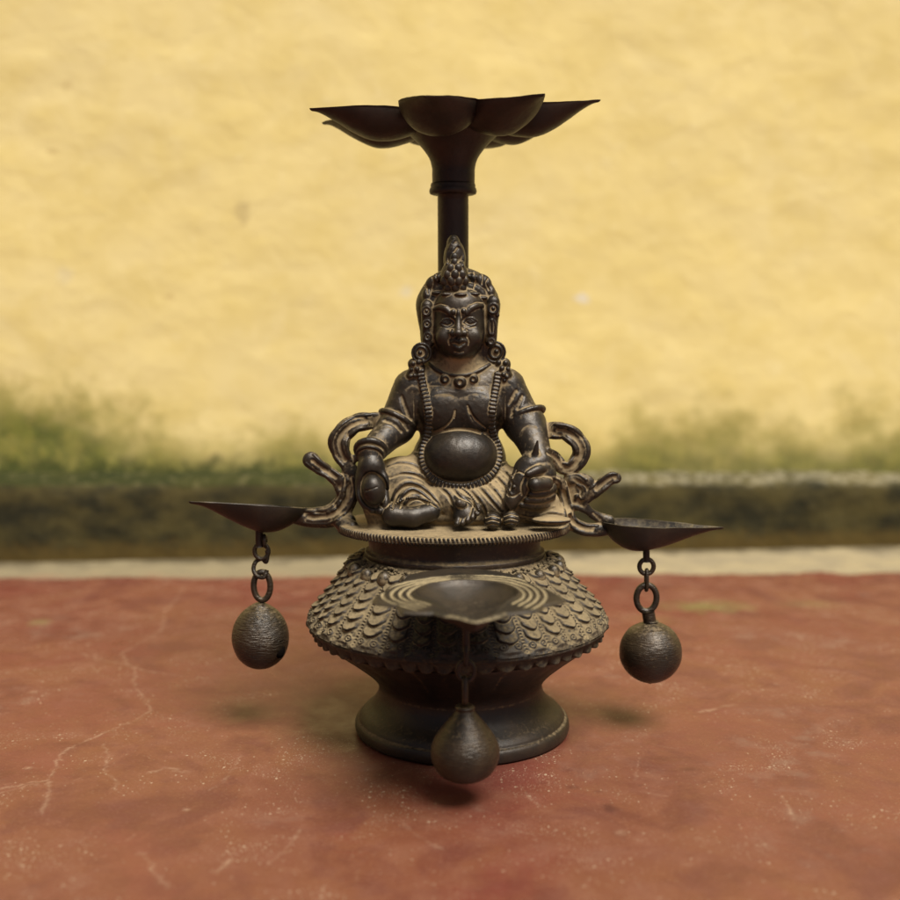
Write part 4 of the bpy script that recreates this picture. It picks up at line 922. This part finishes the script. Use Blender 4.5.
# viewer's left hand, open, holding a fruit
FI.op(el(370, 479, -32, 14.5, 12, 24, rot=4), 5, BODY)
FI.op(el(372, 466, -33, 12, 11, 10), 4, BODY)

for k_, pp in enumerate([[(360, 484, -34), (360.5, 496, -38), (365, 506, -40)], [(365, 492, -30), (367, 503, -38), (372, 510, -42)], [(375, 497, -28), (376, 507, -36), (380, 511, -40)], [(384, 490, -28), (385, 502, -36), (386, 509, -38)]]):
    FI.op(tb(pp, [4.6, 4.4, 3.4]), 2.2, BODY)
FI.op(tb([(378, 468, -34), (384, 478, -38), (386, 488, -40)], [5, 4.4, 3.4]), 2.4, BODY)
FI.op(cc((372, 508, -28), (380, 522, -22), 9, 12), 5, LEGS)
FI.op(el(373.5, 490, -44, 14.5, 9, 18, rot=-12), 2.0, None, cut=True); FI.op(el(373.5, 489.8, -43, 11.6, 12, 15.2, rot=-12), 0.4, FRUIT)
groove([(365.5, 491), (371, 489.5), (377, 487)], 0.6, off=0, k=0.6)
# armpit side piece and the viewer's right hand squeezing a mongoose
FI.op(el(543, 474, -30, 13, 12, 12), 5, BODY)
FI.op([el(521, 484, -34, 12.5, 13, 21, rot=20), el(511.5, 500, -38, 7.5, 9, 11, rot=8)], 2, MONG, kin=4)
FI.op([el(530, 466, -30, 16, 13, 12, rot=-20)], 4, MONG)
FI.op(cc((534, 461, -34), (537.5, 441, -38), 5.0, 0.9), 1.5, MONG)
FI.op(cc((546, 483.5, -40), (535, 484.5, -48), 7.0, 7.0), 0.8, BODY)                # fist: curled fingers
FI.op(tb([(552, 488, -28), (543, 493, -40), (531, 494, -44)], [5, 4.0, 3.2]), 1.4, BODY)
FI.op(tb([(550, 475, -28), (540, 474, -38), (530, 477, -42)], [5, 4.0, 3.2]), 1.6, BODY)
FI.op(tb([(551, 495, -26), (540, 499.5, -38), (527, 500, -43)], [5.0, 3.9, 2.9]), 1.8, BODY)
FI.op(tb([(546, 503, -24), (535, 505.5, -36), (522, 505, -40)], [5.2, 3.8, 2.7]), 2.0, BODY)
FI.op(tb([(545, 468, -36), (537, 470, -44), (528, 474, -48)], [5, 4.6, 3.4]), 1.6, BODY)
groove([(506.5, 494), (513, 496.5), (520, 493)], 0.9, off=0, k=0.7); groove([(516, 470), (512, 480), (510, 490)], 0.9, k=1); groove([(524, 478), (521, 486), (522, 495)], 1.3, k=1.2); groove([(511, 476), (518, 472), (524, 474)], 0.9, k=0.8)
bump_(514, 487, 1.7, MONG, off=-0.2, k=0.6)
FI.op(el(548, 507, -14, 12, 14, 16), 5, LEGS)
# feet
FI.op([cc((393, 515.5, -38), (412, 517.5, -40), 11, 9.5), cc((412, 517.5, -40), (431, 512, -36), 9.5, 9.0)], 1.0, BODY, kin=4)
for pp in ([(391, 506), (396, 491), (405, 483), (416, 484), (427, 491), (437, 502), (441, 511)], [(399, 505), (404, 494), (412, 489), (421, 493), (431, 501), (436, 504)], [(405, 503), (411, 497), (418, 496), (427, 501)]):
    ridge(pp, [1.6, 2.2, 2.2, 2.2, 1.6], LEGS, off=0.5, k=1.2); groove([(x+1.2, y+3.2) for x, y in pp], [0.8, 1.4, 1.4, 0.8], off=0, k=1.2)
g2 = catmull([(x, y, 0) for x, y in [(392, 508), (402, 500), (414, 497.5), (425, 500), (434, 504), (440, 510)]], 5)
for q_ in g2: bump_(q_[0], q_[1], 1.3, LEGS, off=-0.3, k=0.4)
FI.op(cc((456, 497, -22), (464, 510, -38), 9, 10), 2.5, BODY)
FI.op(el(465, 516, -42, 12, 9, 9, rot=-15), 3, BODY)
for k_, (x_, y_) in enumerate([(457, 524), (462.3, 523.2), (467.4, 520.6), (472.4, 517.6), (476.8, 513.8)]):
    FI.op(cc((x_+2.5, y_-8, -46), (x_, y_, -51), 2.9, 2.7), 0.5, BODY)
FI.op(cc((463, 505, -45), (459, 503, -46), 4.2, 4.2), 1.2, LEGS)
for (x_, y_, r, Y_) in [(492.5, 521, 8.8, -44), (511, 519.5, 8.6, -42)]:
    FI.op(el(x_, y_, Y_, r, r, r*0.95), 1.5, BODY)
    for dy_ in (-4.5, 0, 4.5): groove([(x_-r*.8, y_+dy_+1.2), (x_, y_+dy_-0.8), (x_+r*.8, y_+dy_+1.2)], 0.75, off=0, k=0.6)
# cloth folds over the legs
folds = [[(452, 489), (459, 497), (470, 502), (478, 512)], [(466, 488), (474, 496), (482, 506), (486, 517)], [(476, 486), (484, 494), (492, 503), (500, 512)], [(486, 484), (494, 492), (502, 502), (508, 511)], [(496, 478), (503, 486), (509, 496)], [(500, 470), (508, 477), (512, 484)],
         [(386, 468), (398, 464), (412, 466), (424, 474)], [(390, 478), (402, 474), (416, 476), (430, 484)], [(440, 489), (448, 496), (452, 505)], [(520, 516), (534, 518), (548, 514), (562, 516)], [(524, 522), (540, 524), (556, 520), (566, 522)], [(527, 510), (540, 512), (552, 508)]]
for k_, pp in enumerate(folds):
    groove(pp, [0.6, 1.2, 1.2, 0.6], off=-0.1, k=1.6); ridge([(x+2.4, y-1.6) for x, y in pp], [0.5, 1.0, 1.0, 0.5], LEGS, off=0.5, k=1.6)
g2 = catmull([(x, y, 0) for x, y in [(463, 489), (470, 495), (476, 503), (479, 510)]], 4)
for q_ in g2: bump_(q_[0], q_[1], 1.2, LEGS, off=-0.4, k=0.4)
FI.op(E_(P(552, 520, -46), (20, 12, 3.5)), 2.5, LEGS)
# scarves -----------------------------------------------------------------
def ribbon(pts, rad, amp=24, per=34.0, f=0.34, n=6, ph=0.0):
    c = catmull([P(*p) for p in pts], n); m = len(c); r = np.interp(np.linspace(0, 1, m), np.linspace(0, 1, len(rad)), rad)
    L = np.r_[0, np.cumsum(np.linalg.norm(np.diff(c, axis=0), axis=1))]; out = []
    for i in range(m-1):
        q = (L[i]/per+ph) % 1.0; tri = 4*abs(q-0.5)-1; tri = max(-1, min(1, tri*1.6))
        T = c[i+1]-c[i]; T /= np.linalg.norm(T); nv = Matrix.Rotation(math.radians(amp*tri), 3, Vector(T)) @ Vector((0, 1, 0))
        out.append(C_(c[i], c[i+1], r[i], r[i+1], (np.array(nv), f)))
    return out
fy = None
L1 = [(389, 421, 6), (371, 421, 4), (357, 423, 0), (345, 431, -2), (339, 441, -4), (341, 453, -4), (347, 463, -4), (352, 472, -4)]
FI.op(ribbon(L1, [8, 9.5, 9.5, 10.4, 11.2, 10.4, 7.5, 7]), 1.5, SCL)
FI.op(tb([(366, 458, -8), (356, 458, -6), (350, 464, -4), (353, 474, -4)], [5, 4, 5, 7], flat=(V3(0, 1, 0), 0.5)), 2, SCL)
FI.op(tb([(348, 466, -4), (350, 480, -4), (348, 495, -4), (341, 508, -4), (330, 516, -4), (316, 517.5, -2), (304, 517, 0), (293, 515, 0)], [6.5, 8.5, 10.5, 11.5, 11.5, 10.5, 9.5, 8], flat=(V3(0, 1, 0), 0.6)), 3, SCL)
FI.op(ribbon([(345, 493, -5), (339, 482, -6), (329, 473, -6), (318, 466, -6), (311, 460, -6)], [8, 8, 6.4, 8.2, 8.4], f=0.6, per=26), 2.5, SCL)
FI.op(tb([(350, 520, -8), (340, 522, -12), (352, 526, -20)], [6, 7, 6]), 4, SCL)
for pp in ([(343, 503), (350, 497), (350, 486)], [(334, 504), (339, 509), (346, 505)], [(306, 513), (314, 518), (326, 517)], [(316, 511), (322, 514), (330, 511)], [(346, 476), (344, 484), (340, 488)], [(352, 478), (354, 488), (352, 496)], [(304, 511), (305, 519)]):
    soft(pp, 1.8, 2.6)
for pp in ([(345, 491), (348, 484), (346, 476)], [(328, 512), (336, 509), (340, 502)]): ridge(pp, 1.6, SCL, off=0.4, k=2)
R1 = [(540, 431, 4), (554, 430.5, 0), (566, 432, -3), (576, 439, -4), (581.5, 449, -4), (579, 459, -4), (571, 468, -4), (563, 468, -5), (556, 461, -8), (549, 456, -14), (540, 458, -26)]
FI.op(ribbon(R1, [8, 9, 9.2, 9.4, 9.4, 9, 7.6, 7, 6.5, 7, 6], ph=0.3), 1.5, SCR)
FI.op(tb([(544, 482, -24), (556, 480, -12), (562.5, 488, -6), (564, 500, -4), (566, 512, -4), (572, 523, -4), (584, 529, -4), (597, 530, -2), (607, 529, 0)], [6, 6, 5.5, 6, 6.5, 7, 7, 7, 6.5], flat=(V3(0, 1, 0), 0.8)), 2.5, SCR)
FI.op(tb([(571, 480, -5), (582, 479, -5), (590, 484, -5), (589, 495, -4), (585, 503, -4), (590, 512, -3), (600, 518, 0), (609, 521, 0)], [5, 6, 6, 5, 4, 4.5, 5.5, 6], flat=(V3(0, 1, 0), 0.8)), 2, SCR)
FI.op(tb([(572, 480, -2), (577, 490, -2), (574, 503, -2)], [9, 10, 8], flat=(V3(0, 1, 0), 0.45)), 2, SCR)
FI.op(tb([(578, 484, -7), (584, 489, -7), (582, 498, -7), (576, 496, -7)], [2.2, 2.6, 2.4, 2]), 1, SCR)
FI.op(ribbon([(588, 497, -5), (595, 491, -6), (603, 484, -6), (611, 478.5, -6), (616, 478, -6)], [6, 6.8, 7.2, 7, 5.6], f=0.6, per=26), 2, SCR)
FI.op(tb([(573, 506, -4), (580, 508, -4), (588, 512, -4)], [4, 3.2, 3]), 1.5, SCR)
for pp in ([(566, 428), (564, 434)], [(548, 453), (556, 458), (562, 466)], [(560, 490), (565, 498), (567, 508)], [(572, 520), (582, 526), (594, 527)], [(574, 480), (580, 484), (583, 493), (578, 500)], [(594, 514), (600, 520)]):
    soft(pp, 1.7, 2.4)
for pp in ([(553, 478), (560, 482), (561, 491)], [(568, 476), (578, 475), (586, 480)], [(548, 449), (557, 453), (563, 460)], [(576, 486), (578, 493), (575, 500)]): ridge(pp, 1.3, SCR, off=0.4, k=1.4)
def borders(pts, rad, label, w=0.66, r=1.25):
    c = catmull([(p[0], p[1], 0) for p in pts], 6)[:, :2]; t_ = np.gradient(c, axis=0); t_ /= np.linalg.norm(t_, axis=1)[:, None]
    rr = np.interp(np.linspace(0, 1, len(c)), np.linspace(0, 1, len(rad)), rad)[:, None]; nn = np.stack([-t_[:, 1], t_[:, 0]], 1)
    FI.op(T_([FI.on(x, y, -0.6) for x, y in c[2:-2]], 1.9), 2.2, None, cut=True)
    for sg in (-1, 1):
        q_ = c+nn*rr*w*sg; P3 = []
        for x, y in q_:
            p3 = FI.on(x, y, 0.35)
            if P3 and np.linalg.norm(p3-P3[-1]) > 9:
                if len(P3) > 2: FI.op(T_(P3, r), 1.0, label)
                P3 = []
            P3.append(p3)
        if len(P3) > 2: FI.op(T_(P3, r), 1.0, label)
borders(L1[1:-1], [9.5, 9.5, 10.4, 11.2, 10.4, 7.5], SCL)
borders([(348, 478), (348, 495), (341, 508), (330, 516), (316, 517.5), (304, 517)], [8.5, 10.5, 11.5, 11.5, 10.5, 9.5], SCL, 0.6)
borders([(338, 480), (329, 473), (318, 466), (310, 459)], [7.6, 6.4, 8.0, 8.4], SCL)
borders(R1[1:-3], [9, 9.2, 9.4, 9.4, 9, 7.6, 7], SCR)
borders([(593, 492), (603, 484), (611, 478.5), (617, 477.5)], [6.8, 7.2, 7, 5.6], SCR)
borders([(563, 488), (566, 502), (572, 521), (584, 529), (597, 530)], [6, 6.5, 7, 7, 7], SCR, 0.6)
FI.noise(0.16, 0.16, 61)
V, Q, lab, N, cav = FI.mesh()
# patina: dust lodged in hollows, more on the legs, plate, neck and scarves
def g3(px, py, rx, rz):
    c = P(px, py, -10); return np.clip(1.3-np.hypot((V[:, 0]-c[0])/rx, (V[:, 2]-c[2])/rz), 0, 1)
bias = np.full(len(V), -0.10)
add = {LEGS: 0.34, PLATE: 0.34, SCL: 0.14, SCR: 0.20, BELLY: -0.30, FRUIT: -0.5, GARL: -0.05, NECK: -0.05, HAIR: -0.02, BRAC: 0.0, MONG: 0.0, TIARA: -0.10, ROSE: -0.05, EAR: 0.0, FINI: 0.05}
for k_, v_ in add.items(): bias[lab == k_] += v_
bias += 0.55*g3(459, 366, 36, 11)*(V[:, 1] < 14)+0.18*g3(459, 385, 32, 16)+0.25*g3(560, 490, 26, 40)+0.12*g3(345, 500, 24, 24)-0.12*g3(459, 330, 30, 24)+0.28*g3(536, 502, 16, 12)
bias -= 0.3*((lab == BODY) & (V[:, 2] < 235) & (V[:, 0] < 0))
dust = bias+0.04+np.where(cav > 0, np.clip(cav, 0, 1.0)*2.6, np.clip(cav, -0.4, 0)*1.2)
print('figure verts', len(V), 'cav pct', np.percentile(cav, [5, 25, 50, 75, 95]))
fig_o = V3(3, 12, 213)
table = {BODY: ('seated_figure', LAMP, M_BR), BELLY: ('belly', 1, M_BR), HAIR: ('hair', 1, M_BR), TIARA: ('tiara', 1, M_BR), FINI: ('finial', 1, M_BR), EAR: ('earring', 1, M_BR), ROSE: ('ear_pendant', 1, M_BR), NECK: ('necklace', 1, M_BR), GARL: ('garland', 1, M_BR),
         BRAC: ('bracelet', 1, M_BR), LEGS: ('draped_cloth', 1, M_BR), FRUIT: ('fruit', 1, M_BR), MONG: ('mongoose', 1, M_BR), SCL: ('scarf', 1, M_BR), SCR: ('scarf', 1, M_BR), PLATE: ('seat_plate', LAMP, M_BR)}
lab = lab.copy(); lab[lab == 0] = BODY; lab[lab == BELLY] = BODY
right = V[:, 0] > 9
for L_, nm in ((EAR, 'earring'), (ROSE, 'ear_pendant'), (BRAC, 'armlet')):
    m2 = (lab == L_) & right; lab[m2] = L_+40; table[L_+40] = (nm, 1, M_BR); table[L_] = (nm, 1, M_BR)
m2 = (lab == BRAC) & (V[:, 1] < -9) ; lab[m2] = 90; table[90] = ('bracelet', 1, M_BR)
emit_parts(V, Q, lab, N, {'dust': dust}, table, ('seated_figure', LAMP, M_BR))
for o in list(bpy.data.objects):
    if '_o' in o: del o['_o']
